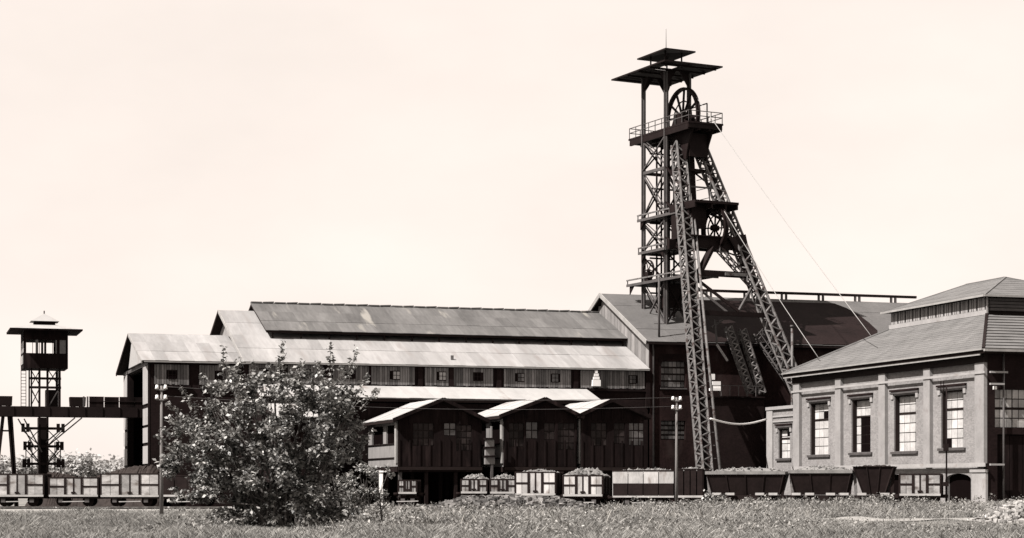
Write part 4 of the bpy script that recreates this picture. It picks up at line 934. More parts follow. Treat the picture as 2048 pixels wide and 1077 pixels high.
# main platform with upper sheave
PX0, PX1, PY0, PY1, PZ = -1.5, 2.5, -6.6, 4.9, 37.3
pl_ = mesh(hf, 'sheave_platform', 'steel', bverts((PX0, PY0, PZ - .18), (PX1, PY1, PZ)), BF)
for x in (PX0 + .02, -.2, 1.0, PX1 - .22): box(hf, 'floor_beam', 'steel', (x, PY0 + .2, PZ - .75), (x + .2, PY1 - .2, PZ - .183), pl_)
for y in (PY0 + .1, -4.5, -2.2, 0, 2.1, PY1 - .3): box(hf, 'cross_beam', 'steel', (PX0 + .05, y, PZ - .6), (PX1 - .05, y + .15, PZ - .184), pl_)
def railing(pts, m='steel_mid', h=1.05, step=1.15, par_=None):
    for i in range(len(pts) - 1):
        a, b = Vector(pts[i]), Vector(pts[i + 1]); n = max(1, int((b - a).length / step))
        for hh in (h, h * .55): bar(hf, 'handrail', m, a + Vector((0, 0, hh)), b + Vector((0, 0, hh)), .07, .07, par_)
        for k in range(n + 1): p = a.lerp(b, k / n); bar(hf, 'railing_post', m, p, p + Vector((0, 0, h)), .06, .06, par_)
railing([(PX0 + .08, PY0 + .08, PZ), (PX1 - .08, PY0 + .08, PZ), (PX1 - .08, PY1 - .08, PZ), (PX0 + .08, PY1 - .08, PZ), (PX0 + .08, PY0 + .08, PZ)], par_=pl_)
sheave(hf, 'upper_sheave', (.7, -2.0, 38.5), 3.0, spokes=12)
for x in (-.15, 1.45):
    prism(hf, 'bearing_pedestal', 'steel', [(-3.5, PZ + .01), (-1.0, PZ + .01), (-1.9, 38.75), (-2.6, 38.75)], 0, x, x + .2)
bars(hf, 'sheave_guard', 'steel_mid', [((1.9, -4.6, PZ), (1.9, -4.6, 39.6), .1, .1), ((1.9, -.3, PZ), (1.9, -.3, 39.6), .1, .1), ((1.9, -4.6, 39.6), (1.9, -.3, 39.6), .1, .1)])
# gussets carrying the platform down to the legs
for x in (-.55, 1.75):
    prism(hf, 'gusset_plate', 'steel', [(-1.9, 37.1), (-6.2, 37.1), (-5.6, 36.4), (-5.0, 35.4), (-4.75, 34.6), (-4.6, 33.9), (-3.2, 34.3), (-1.9, 35.6)], 0, x, x + .16)
box(hf, 'gusset_plate', 'steel', (-.3, -4.9, 34.2), (1.74, -4.75, 36.5)); box(hf, 'gusset_plate', 'steel', (.55, -4.7, 34.4), (1.74, -3.3, 36.6))
# canopy roofs
def canopy(zr, hx, hy, rise, ox, oy, m, cx_=0.0, cy_=0.0):
    o = [(-hx, -hy), (hx, -hy), (hx, hy), (-hx, hy)]; i_ = [(-ox, -oy), (ox, -oy), (ox, oy), (-ox, oy)]
    V_ = [(x + cx_, y + cy_, zr) for x, y in o] + [(x + cx_, y + cy_, zr + rise) for x, y in i_] + [(x + cx_, y + cy_, zr - .14) for x, y in o] + [(x + cx_, y + cy_, zr + rise - .14) for x, y in i_]
    F_ = []
    for k in range(4):
        k2 = (k + 1) % 4
        F_ += [(k, k2, 4 + k2, 4 + k), (8 + k, 12 + k, 12 + k2, 8 + k2), (k, 8 + k, 8 + k2, k2), (4 + k, 4 + k2, 12 + k2, 12 + k)]
    return mesh(hf, 'canopy_roof', m, V_, F_)
c1 = canopy(43.3, 3.35, 5.2, .55, .85, 1.3, 'steel')
c2 = canopy(45.1, 1.75, 2.75, .3, .03, .1, 'steel')
for sx in (-1, 1):
    for sy in (-1, 1): bar(hf, 'lantern_post', 'steel', (sx * .95, sy * 1.4, 43.6), (sx * .95, sy * 1.4, 45.2), .12, .12, c2)
for y in (-4.2, -2.16, 0, 2.16, 4.2): bar(hf, 'rafter', 'steel', (-3.2, y, 43.12), (3.2, y, 43.12), .12, .2, c1)
box(hf, 'lantern_kerb', 'roof_white', (-.95, -1.4, 43.86), (-.88, 1.4, 44.2), c1); box(hf, 'lantern_kerb', 'roof_white', (-.85, -1.42, 43.86), (.95, -1.36, 44.2), c1)
tube(hf, 'lightning_rod', 'steel_mid', [(0, 0, 45.3), (0, 0, 46.4), (0, 0, 47.7)], .045, 5, r2=.02)
# slanting legs
LA0, LB0 = Vector((-.45, -3.0, 35.6)), Vector((2.0, -3.0, 35.6))
LA1, LB1 = hl((17.55, 175.0, 0)), hl((31.1, 181.9, 0))
legA, PA, lnA = lattice(hf, 'lattice_leg', LA0, LA1, 1.0, .95, 'steel_pale', 'steel_pale', .62, bw_=.19, ch=.18,
        plates=((3, .335, .40, 'steel_pale'), (3, .455, .50, 'steel_pale'), (3, .70, .78, 'steel_pale'), (3, .41, .44, 'steel_mid')))
legB, PB, lnB = lattice(hf, 'lattice_leg', LB0, LB1, 1.0, .95, 'steel_pale', 'steel_pale', .7, bw_=.18, ch=.18)
for p_, q_ in ((LA0, LA1), (LB0, LB1)): bar(hf, 'leg_web', 'steel', p_ + Vector((.12, .1, 0)), q_ + Vector((.12, .1, .3)), .42, .5)
fA = lambda z: LA0.lerp(LA1, (35.6 - z) / 35.6); fB = lambda z: LB0.lerp(LB1, (35.6 - z) / 35.6)
# ladder pipe beside the near leg
tube(hf, 'stay_pipe', 'steel_pale', [fA(29) + Vector((.9, -.4, 0)), fA(15) + Vector((1.05, -.5, 0)), fA(.1) + Vector((1.15, -.9, 0))], .13, 6)
for k in range(22): z = 2 + k * 1.2; bar(hf, 'stay_clip', 'steel_mid', fA(z) + Vector((.3, -.1, 0)), fA(z) + Vector((1.05, -.48, 0)), .06)
# lower sheave decks between the legs
def span(z, name, m, w, h, ext=(0, 0), dy=0):
    a, b = fA(z), fB(z); d = (b - a).normalized()
    return bar(hf, name, m, a - d * ext[0] + Vector((0, dy, 0)), b + d * ext[1] + Vector((0, dy, 0)), w, h)
span(33.0, 'cross_tie', 'steel', .2, .25); span(31.2, 'cross_tie', 'steel_mid', .15, .15)
y29 = fA(29.4).y
dk = mesh(hf, 'lower_sheave_roof', 'steel', bverts((-1.9, y29 - 2.6, 29.15), (3.1, y29 + 2.2, 29.4)), BF)
for x in (-1.9, 0, 1.6, 2.9): box(hf, 'roof_beam', 'steel', (x, y29 - 2.5, 28.7), (x + .18, y29 + 2.1, 29.147), dk)
box(hf, 'side_plate', 'steel', (-1.75, y29 - 1.2, 25.7), (-1.6, y29 + 2.0, 29.1)); box(hf, 'side_plate', 'steel', (-1.55, y29 + 1.6, 25.7), (1.2, y29 + 1.75, 29.1))
box(hf, 'side_plate', 'steel', (-1.5, y29 - 1.3, 26.8), (.2, y29 - 1.15, 29.1))
sheave(hf, 'lower_sheave', (1.3, y29 - 1.1, 27.0), 2.2, spokes=8, rimw=.2, rimd=.3)
span(25.4, 'sheave_girder', 'steel', .5, 1.1, (.4, .5)); span(25.4, 'sheave_girder', 'steel', .4, .9, (.4, .4), 2.6)
mesh(hf, 'lower_sheave_deck', 'steel', bverts((-2.2, fA(25.4).y - .6, 25.93), (3.5, fA(25.4).y + 3.4, 26.05)), BF)
b25 = fB(25.4)
prism(hf, 'gusset_plate', 'steel', [(b25.x - 1.6, 25.9), (b25.x + .35, 26.4), (b25.x + 1.3, 22.6), (b25.x + .1, 22.4), (b25.x - .5, 24.4)], 1, b25.y - .62, b25.y - .52)
mid = (fA(25) + fB(25)) / 2
bar(hf, 'strut', 'steel', mid + Vector((-.2, 0, 0)), fA(20.4), .55, .4)
lattice(hf, 'strut', mid + Vector((.4, 0, 0)), fB(20.6), .55, .4, 'steel', 'steel_mid', .5, bw_=.12, ch=.1)
span(22.3, 'cross_girder', 'steel', .35, .55); span(22.3, 'cross_girder', 'steel_pale', .1, .3, (-4, -.6), -.25)
bar(hf, 'strut', 'steel', fA(22.2), fA(18.6).lerp(fB(18.6), .62), .26); bar(hf, 'strut', 'steel_mid', fA(21.4), fA(18.2).lerp(fB(18.2), .5), .2)
bar(hf, 'strut', 'steel_mid', fB(21.6), fA(18.6).lerp(fB(18.6), .62), .2); span(18.3, 'cross_girder', 'steel', .3, .45)
# rear frame between legs and tower
for z, y_ in ((33.0, -2.2), (29.2, -2.2), (25.5, -2.2)):
    for f in (fA, fB): p = f(z); bar(hf, 'tie', 'steel', p, (max(-CXs, min(CXs, p.x)), -CYs, z), .2, .25)
for z in (31.0, 27.5, 24): bar(hf, 'tie', 'steel', fA(z), (-CXs, -CYs, z + 2.5), .15); bar(hf, 'tie', 'steel', fB(z), (CXs, -CYs, z + 2.5), .15)
bar(hf, 'rear_post', 'steel', (.9, -4.2, 25.5), (.7, -3.6, 36), .4, .25); bar(hf, 'rear_post', 'steel_mid', (2.2, -4.9, 29), (1.9, -3.9, 35), .1)
for k in range(5): bar(hf, 'ladder_rung', 'steel_mid', (1.0, -4.1, 30 + k), (2.1, -4.6, 30.3 + k), .06)
# pads
for p in (LA1, LB1): box(hf, 'footing', 'render_pale', (p.x - 1.1, p.y - 1.1, -.1), (p.x + 1.1, p.y + 1.1, .45))

# winding ropes to the engine house
def rope(label, p, q, r=.032):
    t = Thing('winding_rope', label, 'rope', 0, 0, 0, 0, group='winding ropes', wpos=q); t.org = Vector(q)
    pts = [Vector(p).lerp(Vector(q), k / 12) - Vector((0, 0, .25 * math.sin(math.pi * k / 12))) for k in range(13)]
    tube(t, 'cable', 'rope', pts, r, 5)
def h2w(p): p = Vector(p); return Vector((HC.x + p.x * C2 - p.y * S2, HC.y + p.x * S2 + p.y * C2, p.z))
q1w = uv2w(81.2, 150.6, 14.35); q2w = uv2w(80.0, 157.5, 13.4)
rope('winding rope running from the upper sheave down to the engine house roof', h2w((.75, -4.4, 40.2)), at(1742, 672, 167.5))
rope('winding rope running from the lower sheave down to the engine house roof', h2w((1.3, y29 - 2.8, 28.4)), at(1637, 716, 176.0))
# drooping pipe
t = Thing('hanging_cable', 'white sagging cable between the headframe leg and the small annexe', 'cable', 0, 0, 0, 0)
a_, b_ = at(1421, 838, 164), at(1533, 839, 178); t.e.location = b_; t.org = b_
tube(t, 'cable', 'porcelain', [a_.lerp(b_, k / 16) - Vector((0, 0, .45 * math.sin(math.pi * k / 16))) for k in range(17)], .085, 6)

# ================================================================== lookout tower, bridge at left
TV = 186.5
tu0, _ = on_v(47, 700, TV); tu1, _ = on_v(136, 700, TV); cz = lambda y, px=90: on_v(px, y, TV)[1]
tw = Thing('lookout_tower', 'glazed lookout cabin on a steel tower straddling the bridge', 'tower', (tu0 + tu1) / 2, TV)
TD = 4.2
z_c0, z_w0, z_w1, z_e = cz(735), cz(707), cz(680), cz(662)
mesh(tw, 'cabin_floor', 'timber_soot', bverts((tu0, TV, z_c0 - .1), (tu1, TV + TD, z_c0 + .1)), BF)
low = boxes(tw, 'cabin_wall', 'timber_soot', [((tu0, TV, z_c0 + .103), (tu1, TV + .1, z_w0)), ((tu0, TV + TD - .1, z_c0 + .103), (tu1, TV + TD, z_w0)), ((tu1 - .1, TV + .1, z_c0 + .103), (tu1, TV + TD - .1, z_w0)), ((tu0, TV + .1, z_c0 + .103), (tu0 + .1, TV + TD - .1, z_w0))])
box(tw, 'sunlight_panel', 'fascia', (tu0 - .06, TV + .3, z_c0 + .3), (tu0 - .003, TV + TD - .3, z_w0 - .2), low)  # pale panel on the left face only, sunlight put into its colour
for u in (tu0, (tu0 + tu1) / 2 - .15, (tu0 * .25 + tu1 * .75), tu1 - .2):
    for v in (TV, TV + TD - .15): box(tw, 'window_post', 'timber_soot', (u, v, z_w0), (u + .2, v + .15, z_w1))
for v in (TV + 1.4, TV + 2.8): box(tw, 'window_post', 'timber_soot', (tu0, v, z_w0), (tu0 + .12, v + .12, z_w1)); box(tw, 'window_post', 'timber_soot', (tu1 - .12, v, z_w0), (tu1, v + .12, z_w1))
for k in range(6):
    u = tu0 + .2 + (tu1 - tu0 - .4) * k / 6
    box(tw, 'glazing_bar', 'timber_soot', (u, TV + .04, z_w0), (u + .05, TV + .09, z_w1)); 
for k, (ua, ub) in enumerate(((.27, .33), (.72, .97))):
    box(tw, 'pane', 'pane_dim', (tu0 + (tu1 - tu0) * ua, TV + .05, z_w0), (tu0 + (tu1 - tu0) * ub, TV + .07, z_w1))
box(tw, 'pane', 'pane_white', (tu0 + .03, TV + .3, z_w0 + .1), (tu0 + .06, TV + TD - .3, z_w1 - .1))
boxes(tw, 'cabin_head', 'timber_soot', [((tu0, TV, z_w1), (tu1, TV + TD, z_e + .15))])
def pyr(t, name, m, u0, u1, v0, v1, z, u0b, u1b, v0b, v1b, zb):
    V_ = [(u0, v0, z), (u1, v0, z), (u1, v1, z), (u0, v1, z), (u0b, v0b, zb), (u1b, v0b, zb), (u1b, v1b, zb), (u0b, v1b, zb)]
    return mesh(t, name, m, V_, [(3, 2, 1, 0), (4, 5, 6, 7)] + [(k, (k + 1) % 4, 4 + (k + 1) % 4, 4 + k) for k in range(4)])
o = 1.25; um_, vm_ = (tu0 + tu1) / 2, TV + TD / 2
mesh(tw, 'eaves', 'timber_soot', bverts((tu0 - o, TV - o, z_e - .02), (tu1 + o, TV + TD + o, z_e + .12)), BF)
pyr(tw, 'roof', 'roof_white', tu0 - o - .03, tu1 + o + .03, TV - o - .03, TV + TD + o + .03, z_e + .123, um_ - 1.0, um_ + 1.0, vm_ - 1.0, vm_ + 1.0, z_e + .66)
mesh(tw, 'lantern', 'timber_soot', bverts((um_ - .95, vm_ - .95, z_e + .65), (um_ + .95, vm_ + .95, cz(641, 85))), BF)
pyr(tw, 'lantern_roof', 'roof_white', um_ - 1.3, um_ + 1.3, vm_ - 1.3, vm_ + 1.3, cz(641, 85) + .002, um_ - .04, um_ + .04, vm_ - .04, vm_ + .04, cz(624, 85))
tube(tw, 'finial', 'steel', [(um_, vm_, cz(626, 85)), (um_, vm_, cz(618, 85))], .06, 5)
# supporting steelwork
for (px, w) in ((62, .14), (78, .2), (94, .2), (118, .22)):
    u = on_v(px, 800, TV + 1)[0]
    for v in ((TV + .4, TV + TD - .6) if px in (62, 118) else (TV + .4,)): bar(tw, 'post', 'steel', (u, v, 0 if px in (78, 94) else 9.2), (u, v, z_c0 - .1), w)
for y in (775, 757): z = cz(y); bar(tw, 'girt', 'steel', (tu0 + .6, TV + .4, z), (tu1 - .6, TV + .4, z), .18, .22)
for a, b in (((62, 812), (80, 775)), ((80, 812), (62, 777)), ((98, 812), (118, 778)), ((118, 735), (94, 772))):
    pa, pb = on_v(*a, TV + .4), on_v(*b, TV + .4); bar(tw, 'brace', 'steel_mid', (pa[0], TV + .4, pa[1]), (pb[0], TV + .4, pb[1]), .09)
for a, b in (((62, 740), (80, 773)), ((80, 740), (62, 773)), ((96, 740), (118, 773)), ((62, 779), (80, 812)), ((46, 862), (77, 890)), ((77, 862), (50, 890)), ((97, 862), (124, 890)), ((124, 862), (97, 890)), ((50, 898), (77, 926)), ((77, 898), (50, 926)), ((97, 898), (124, 926)), ((124, 898), (97, 926))):
    pa, pb = on_v(*a, TV + .5), on_v(*b, TV + .5); bar(tw, 'brace', 'steel', (pa[0], TV + .5, pa[1]), (pb[0], TV + .5, pb[1]), .08)
ul_ = on_v(47, 760, TV + .2)[0]
for s in (-.22, .22): bar(tw, 'ladder_rail', 'steel_mid', (ul_ + s, TV + .2, 9.2), (ul_ + s, TV + .2, z_c0), .06)
for k in range(13): bar(tw, 'ladder_rung', 'steel_mid', (ul_ - .22, TV + .2, 9.3 + k * .3), (ul_ + .22, TV + .2, 9.3 + k * .3), .05)
box(tw, 'shaft_casing', 'steel', (on_v(92, 800, TV + 1)[0], TV + .8, 9.1), (on_v(116, 800, TV + 1)[0], TV + 2.4, 10.9))
cu0, cu1 = on_v(77, 880, TV + 1)[0], on_v(97, 880, TV + 1)[0]
box(tw, 'core', 'steel', (cu0, TV + 1, 0), (cu1, TV + 2.6, 8.3))
for y, a, b in ((857, 46, 126), (893, 50, 124), (928, 48, 126)):
    z = cz(y); ua, ub = on_v(a, y, TV + .6)[0], on_v(b, y, TV + .6)[0]
    arm = bars(tw, 'arm', 'steel', [((ua, TV + .6, z), (ub, TV + .6, z), .22, .24)])
    for f in (0, .12, .88, 1.0): uu = ua + (ub - ua) * f; box(tw, 'arm_fitting', 'steel', (uu - .15, TV + .45, z - .35), (uu + .15, TV + .75, z + .45), arm)
for px in (52, 64, 110, 121):
    u = on_v(px, 920, TV + .6)[0]; bar(tw, 'hanger', 'steel_mid', (u, TV + .7, 2.5), (u, TV + .7, 6.0), .09)
for a, b in (((36, 838), (72, 900)), ((48, 838), (84, 905)), ((164, 836), (96, 892)), ((150, 836), (92, 885)), ((60, 900), (78, 925)), ((115, 900), (96, 925))):
    pa, pb = on_v(*a, TV + .3), on_v(*b, TV + .3); bar(tw, 'brace', 'steel_mid', (pa[0], TV + .3, pa[1]), (pb[0], TV + .3, pb[1]), .12)

BVv = 184.2
br = Thing('footbridge', 'dark steel conveyor bridge leading into the portal of the hall', 'bridge', -5, BVv)
bz0, bz1 = on_v(140, 834, BVv)[1], on_v(140, 814, BVv)[1]; bu0 = on_v(-420, 825, BVv)[0]; bu1 = 22.5
for v in (BVv, BVv + 2.0): mesh(br, 'girder', 'steel', bverts((bu0, v, bz0), (bu1, v + .2, bz1)), BF)
mesh(br, 'deck', 'timber_soot', bverts((bu0, BVv + .2, bz1 - .3), (bu1, BVv + 2.0, bz1 - .12)), BF)
k = 0
u = bu0
while u < bu1 - .5:
    box(br, 'stiffener', 'steel', (u, BVv - .07, bz0 + .03), (u + .08, BVv - .003, bz1 - .03)); u += 1.6
pu = on_v(178, 800, BVv)[0]
for k in range(4):
    a = pu + k * (bu1 - pu) / 4
    box(br, 'parapet_panel', 'timber_soot', (a + .03, BVv + .02, bz1 + .002), (a + (bu1 - pu) / 4 - .03, BVv + .12, bz1 + .98 - .02 * (k % 2)))
    box(br, 'parapet_rail', 'steel', (a, BVv - .04, bz1 + .5), (a + (bu1 - pu) / 4, BVv + .018, bz1 + .56))
for a in (pu - .55, pu - .2): box(br, 'railing_post', 'steel_mid', (a, BVv + .05, bz1 + .002), (a + .16, BVv + .15, bz1 + .98))
for pxs in ((18, 838, 32, 950), (6, 838, -14, 950), (22, 838, 34, 950), (-200, 838, -186, 950), (-214, 838, -230, 950), (-410, 838, -396, 950)):
    a, b = on_v(pxs[0], pxs[1], BVv + .5), on_v(pxs[2], pxs[3], BVv + .5); bar(br, 'trestle_leg', 'steel', (a[0], BVv + .5, bz0), (b[0], BVv + .5, 0), .3)
z = on_v(10, 862, BVv + .5)[1]; bar(br, 'trestle_tie', 'steel', (on_v(2, 862, BVv + .5)[0], BVv + .5, z), (on_v(21, 862, BVv + .5)[0], BVv + .5, z), .15)
for (a, b, lab) in ((140, 172, 'small dark mine tub on the bridge beside the lookout tower'), (-8, 25, 'small dark mine tub on the bridge, away from the hall beyond the ladder')):
    ua, ub = on_v(a, 805, BVv + .4)[0], on_v(b, 805, BVv + .4)[0]; zb = bz1 - .12; zt = on_v(150, 795, BVv)[1]
    t = Thing('mine_tub', lab, 'mine tub', (ua + ub) / 2, BVv + 1.0, zb, group='mine tubs on the bridge')
    zt += .05; V_ = [(ua + .04, BVv + .45, zb + .2), (ub - .04, BVv + .45, zb + .2), (ub - .04, BVv + 1.65, zb + .2), (ua + .04, BVv + 1.65, zb + .2), (ua, BVv + .4, zt), (ub, BVv + .4, zt), (ub, BVv + 1.7, zt), (ua, BVv + 1.7, zt)]
    mesh(t, 'body', 'wagon_black', V_, [(0, 3, 2, 1), (0, 1, 5, 4), (1, 2, 6, 5), (2, 3, 7, 6), (3, 0, 4, 7), (4, 5, 6, 7)])
    for uu in (ua + .35, ub - .35):
        for v in (BVv + .45, BVv + 1.55): tube(t, 'wheel', 'iron_dark', [(uu, v, zb + .19), (uu, v + .1, zb + .19)], .19, 12)

# ================================================================== dark coal heaps behind the left train
def coal_heap(label, pts, Y, depth, m, seed=1):
    """pts: outline in pixels (x, y) of the heap's crest at distance Y; built as a ridge of lumps"""
    rng = np.random.RandomState(seed); V_, F_ = [], []
    n = 60; xs_ = np.linspace(pts[0][0], pts[-1][0], n); yc = np.interp(xs_, [p[0] for p in pts], [p[1] for p in pts])
    prof = [(-1, 0), (-.6, .45), (-.25, .85), (0, 1), (.3, .8), (.65, .4), (1, 0)]
    for x_, y_ in zip(xs_, yc):
        c = at(x_, y_, Y)
        for d, h in prof: V_.append((c.x + rng.uniform(-.1, .1), Y + d * depth * (.35 + .65 * c.z / 3.5), max(0, c.z * h + rng.uniform(-.08, .08)) if abs(d) < 1 else -.05))
    k = len(prof)
    F_ = [(i * k + j, i * k + j + 1, (i + 1) * k + j + 1, (i + 1) * k + j) for i in range(n - 1) for j in range(k - 1)]
    o_ = link('coal_heap', me_from('coal_heap', V_, F_, m)); return tag(o_, label, 'heap', kind='stuff')
coal_heap('black coal heap behind the wagons below the lookout tower', [(60, 1000), (95, 946), (112, 944), (165, 957), (200, 975)], 170, 5, 'coal', 3)
coal_heap('black coal heap sloping up towards the portal of the hall', [(150, 990), (175, 958), (262, 933), (310, 931), (340, 960)], 170, 5, 'coal', 4)

# ================================================================== poles
def pole(label, px, ytop, Y, r=.12, arms=2, yoff=0):
    p = at(px, ytop, Y); t = Thing('telegraph_pole', label, 'pole', 0, 0, 0, 0, wpos=(p.x, Y, ground_z(p.x, Y) - .05)); z0 = ground_z(p.x, Y) - .05; t.org = Vector((p.x, Y, z0))
    tube(t, 'post', 'pole_wood', [(p.x, Y, z0), (p.x, Y, (z0 + p.z) / 2), (p.x, Y, p.z)], r, 8, r2=r * .6)
    for k in range(arms):
        z = p.z - .25 - k * .62
        bar(t, 'crossarm', 'pole_wood', (p.x - .3, Y - .1, z), (p.x + .3, Y - .1, z), .07)
        for s in (-.26, .26):
            tube(t, 'insulator', 'porcelain', [(p.x + s, Y - .1, z + .04), (p.x + s, Y - .1, z + .16), (p.x + s, Y - .1, z + .3)], .13, 8, r2=.08)
    return p
p1 = pole('wooden telegraph pole with white insulators at the left edge of the bush', 323, 772, 121, .13)
p2 = pole('wooden telegraph pole with white insulators before the long white wagon', 1353, 795, 138, .12)
# wires
for dz, dx in ((0, -.26), (-.62, .26)):
    t = Thing('telegraph_wire', 'upper thin wire strung between the two telegraph poles' if dz == 0 else 'lower thin wire strung between the two telegraph poles', 'wire', 0, 0, 0, 0, wpos=(p1.x + dx, 120.9, p1.z - .1 + dz)); t.org = Vector((p1.x + dx, 120.9, p1.z - .1 + dz))
    a_, b_ = Vector((p1.x + dx, 120.9, p1.z - .02 + dz)), Vector((p2.x + dx, 137.9, p2.z - .02 + dz))
    tube(t, 'strand', 'steel_mid', [a_.lerp(b_, k / 20) - Vector((0, 0, .5 * math.sin(math.pi * k / 20))) for k in range(21)], .014, 4)
# thin signal mast in front of the engine house
p = at(1893, 770, 138); t = Thing('signal_mast', 'thin dark signal mast with small arms before the engine house', 'mast', 0, 0, 0, 0, wpos=(p.x, 138, 0)); t.org = Vector((p.x, 138, 0))
tube(t, 'post', 'steel', [(p.x, 138, -.05), (p.x, 138, p.z)], .07, 6, r2=.05)
bar(t, 'cross_arm', 'steel', (p.x - .45, 138, p.z - .1), (p.x + .1, 138, p.z - .1), .06)
for k in (-.4, -.2): bar(t, 'arm_drop', 'steel', (p.x + k, 138, p.z + .25), (p.x + k, 138, p.z - .6), .05)
box(t, 'lamp_box', 'steel', (p.x - .2, 137.85, 4.4), (p.x + .12, 138.15, 4.9)); box(t, 'lamp_box', 'steel', (p.x - .25, 137.85, 1.9), (p.x + .12, 138.15, 2.2))
p = at(1584, 655, 176); t = Thing('vent_pipe', 'slim grey pipe rising behind the corner of the engine house', 'pipe', 0, 0, 0, 0, wpos=(p.x, 186, 0)); p = at(1584, 655, 186); t.e.location = (p.x, 186, 0); t.org = Vector((p.x, 186, 0))
tube(t, 'stem', 'steel_pale', [(p.x, 186, 0), (p.x, 186, p.z)], .12, 6); tube(t, 'cap', 'steel_mid', [(p.x, 186, p.z), (p.x, 186, p.z + .2)], .2, 6)

# ================================================================== rubble
def rubble(name, label, cat, cx_, cy_, lx, ly, h, n, m, size, seed, planks=False):
    rng = np.random.RandomState(seed); V_, F_ = [], []
    def hz(a, b): return h * max(0, 1 - abs(a) ** 2.2) * max(0, 1 - b * b)
    g_ = 14
    for j in range(g_ + 1):
        for i in range(g_ + 1):
            a, b = 2 * i / g_ - 1, 2 * j / g_ - 1; x, y = cx_ + a * lx, cy_ + b * ly
            V_.append((x, y, ground_z(x, y) + hz(a, b) * rng.uniform(.85, 1.1) - .08))
    F_ += [(j * (g_+1) + i, j * (g_+1) + i + 1, (j+1) * (g_+1) + i + 1, (j+1) * (g_+1) + i) for j in range(g_) for i in range(g_)]
    for _ in range(n):
        a, b = rng.uniform(-1, 1, 2); x, y = cx_ + a * lx, cy_ + b * ly; c = np.array([x, y, ground_z(x, y) + hz(a, b)])
        r = size * rng.uniform(.4, 1.4); b0 = len(V_); sc_ = rng.uniform(.6, 1.4, 3)
        if planks and rng.rand() < .3: sc_ = np.array([rng.uniform(2.5, 5), .35, .35])
        an = rng.uniform(0, 3.14); ca, sa = math.cos(an), math.sin(an)
        for sx in (-1, 1):
            for sy in (-1, 1):
                for sz in (-1, 1):
                    v = np.array([sx, sy, sz]) * r * sc_ * rng.uniform(.6, 1.0, 3); v = np.array([v[0] * ca - v[1] * sa, v[0] * sa + v[1] * ca, v[2] + v[0] * rng.uniform(-.3, .3)])
                    V_.append(tuple(c + v))
        F_ += [tuple(b0 + q for q in f) for f in BF]
    o_ = link(name, me_from(name, V_, F_, m)); return tag(o_, label, cat, kind='stuff')
rubble('rubble_heap', 'long heap of dark broken stone before the small wagons', 'heap', -.3, 135.0, 6.2, 2.4, .95, 1700, 'stone_dark', .19, 5)
rubble('rubble_heap', 'bright heap of sand, rubble and broken planks beside the cart track', 'heap', 29.0, 105, 4.0, 2.8, 1.15, 1300, 'gravel_pale', .1, 8, True)
rubble('rubble_heap', 'low scatter of pale stones at the foot of the engine house pier', 'heap', 35.2, 139.8, 2.6, 1.0, .45, 120, 'gravel_pale', .16, 12)

# ================================================================== vegetation
def mesh_np(name, V_, nper, m, smooth=False):
    nf = len(V_) // nper; me = bpy.data.meshes.new(name)
    me.vertices.add(len(V_)); me.vertices.foreach_set('co', np.asarray(V_, dtype=np.float32).ravel())
    me.loops.add(len(V_)); me.loops.foreach_set('vertex_index', np.arange(len(V_), dtype=np.int32))
    me.polygons.add(nf); me.polygons.foreach_set('loop_start', np.arange(0, len(V_), nper, dtype=np.int32))
    me.materials.append(MATS[m]); me.update(calc_edges=True); me.validate(); return me
def leaves(cen, size, rng, flat=.5):
    n = len(cen); d = rng.normal(size=(n, 3)); d[:, 2] = np.abs(d[:, 2]) * 1.0 + flat; d /= np.linalg.norm(d, axis=1)[:, None]
    a = np.cross(d, rng.normal(size=(n, 3))); a /= np.linalg.norm(a, axis=1)[:, None] + 1e-9; b = np.cross(d, a)
    s = size * rng.uniform(.45, 1.5, n)[:, None]
    return np.stack([cen - a * s, cen + b * s * .6 + d * s * .15, cen + a * s, cen - b * s * .6 + d * s * .15], 1).reshape(-1, 3)
def branch_tube(V_, F_, p, q, r0, r1, n=5):
    p, q = Vector(p), Vector(q); d = (q - p).normalized(); up = Vector((0, 0, 1)) if abs(d.z) < .9 else Vector((1, 0, 0))
    a = d.cross(up).normalized(); b = d.cross(a); k0 = len(V_)
    for c, r in ((p, r0), (q, r1)):
        for k in range(n): an = 2 * math.pi * k / n; V_.append(c + (a * math.cos(an) + b * math.sin(an)) * r)
    F_ += [(k0 + k, k0 + (k + 1) % n, k0 + n + (k + 1) % n, k0 + n + k) for k in range(n)]
rng = np.random.RandomState(11)
BY = 87.0
bx0 = at(560, 1058, BY); 
bush = Thing('elder_bush', 'large leafy bush in the grass in front of the long hall', 'bush', 0, 0, 0, 0, wpos=(bx0.x, BY, 0)); bush.org = Vector((bx0.x, BY, 0))
blobs = [(430, 895, 82), (520, 905, 110), (610, 880, 98), (556, 815, 70), (470, 830, 62), (640, 815, 62), (395, 950, 62), (500, 985, 72), (590, 985, 78), (672, 905, 60), (690, 845, 48), (385, 860, 42), (652, 1020, 40), (545, 1035, 42), (350, 905, 26), (640, 1000, 50), (455, 1005, 38), (345, 940, 18), (700, 800, 34), (420, 800, 26), (510, 775, 34), (600, 775, 32), (664, 770, 28), (560, 765, 26), (455, 775, 24), (360, 850, 16), (600, 1035, 38), (680, 1030, 26), (480, 1040, 26)]
cen = []
for (x_, y_, r_) in blobs:
    c = at(x_, y_, BY); r = r_ * BY / F; cl = max(3, int(r * r * (9 if y_ > 850 else 3.8)))
    for _ in range(cl):
        d = rng.normal(size=3); d /= np.linalg.norm(d); rr = r * rng.uniform(.4, 1.22)
        t_ = np.array([c.x, BY, c.z]) + d * rr * np.array([1, 1.1, 1])
        nl = rng.randint(30, 170); sp = rng.uniform(.1, .24)
        cen.append(t_ + rng.normal(size=(nl, 3)) * sp * np.array([1, 1, .8]))
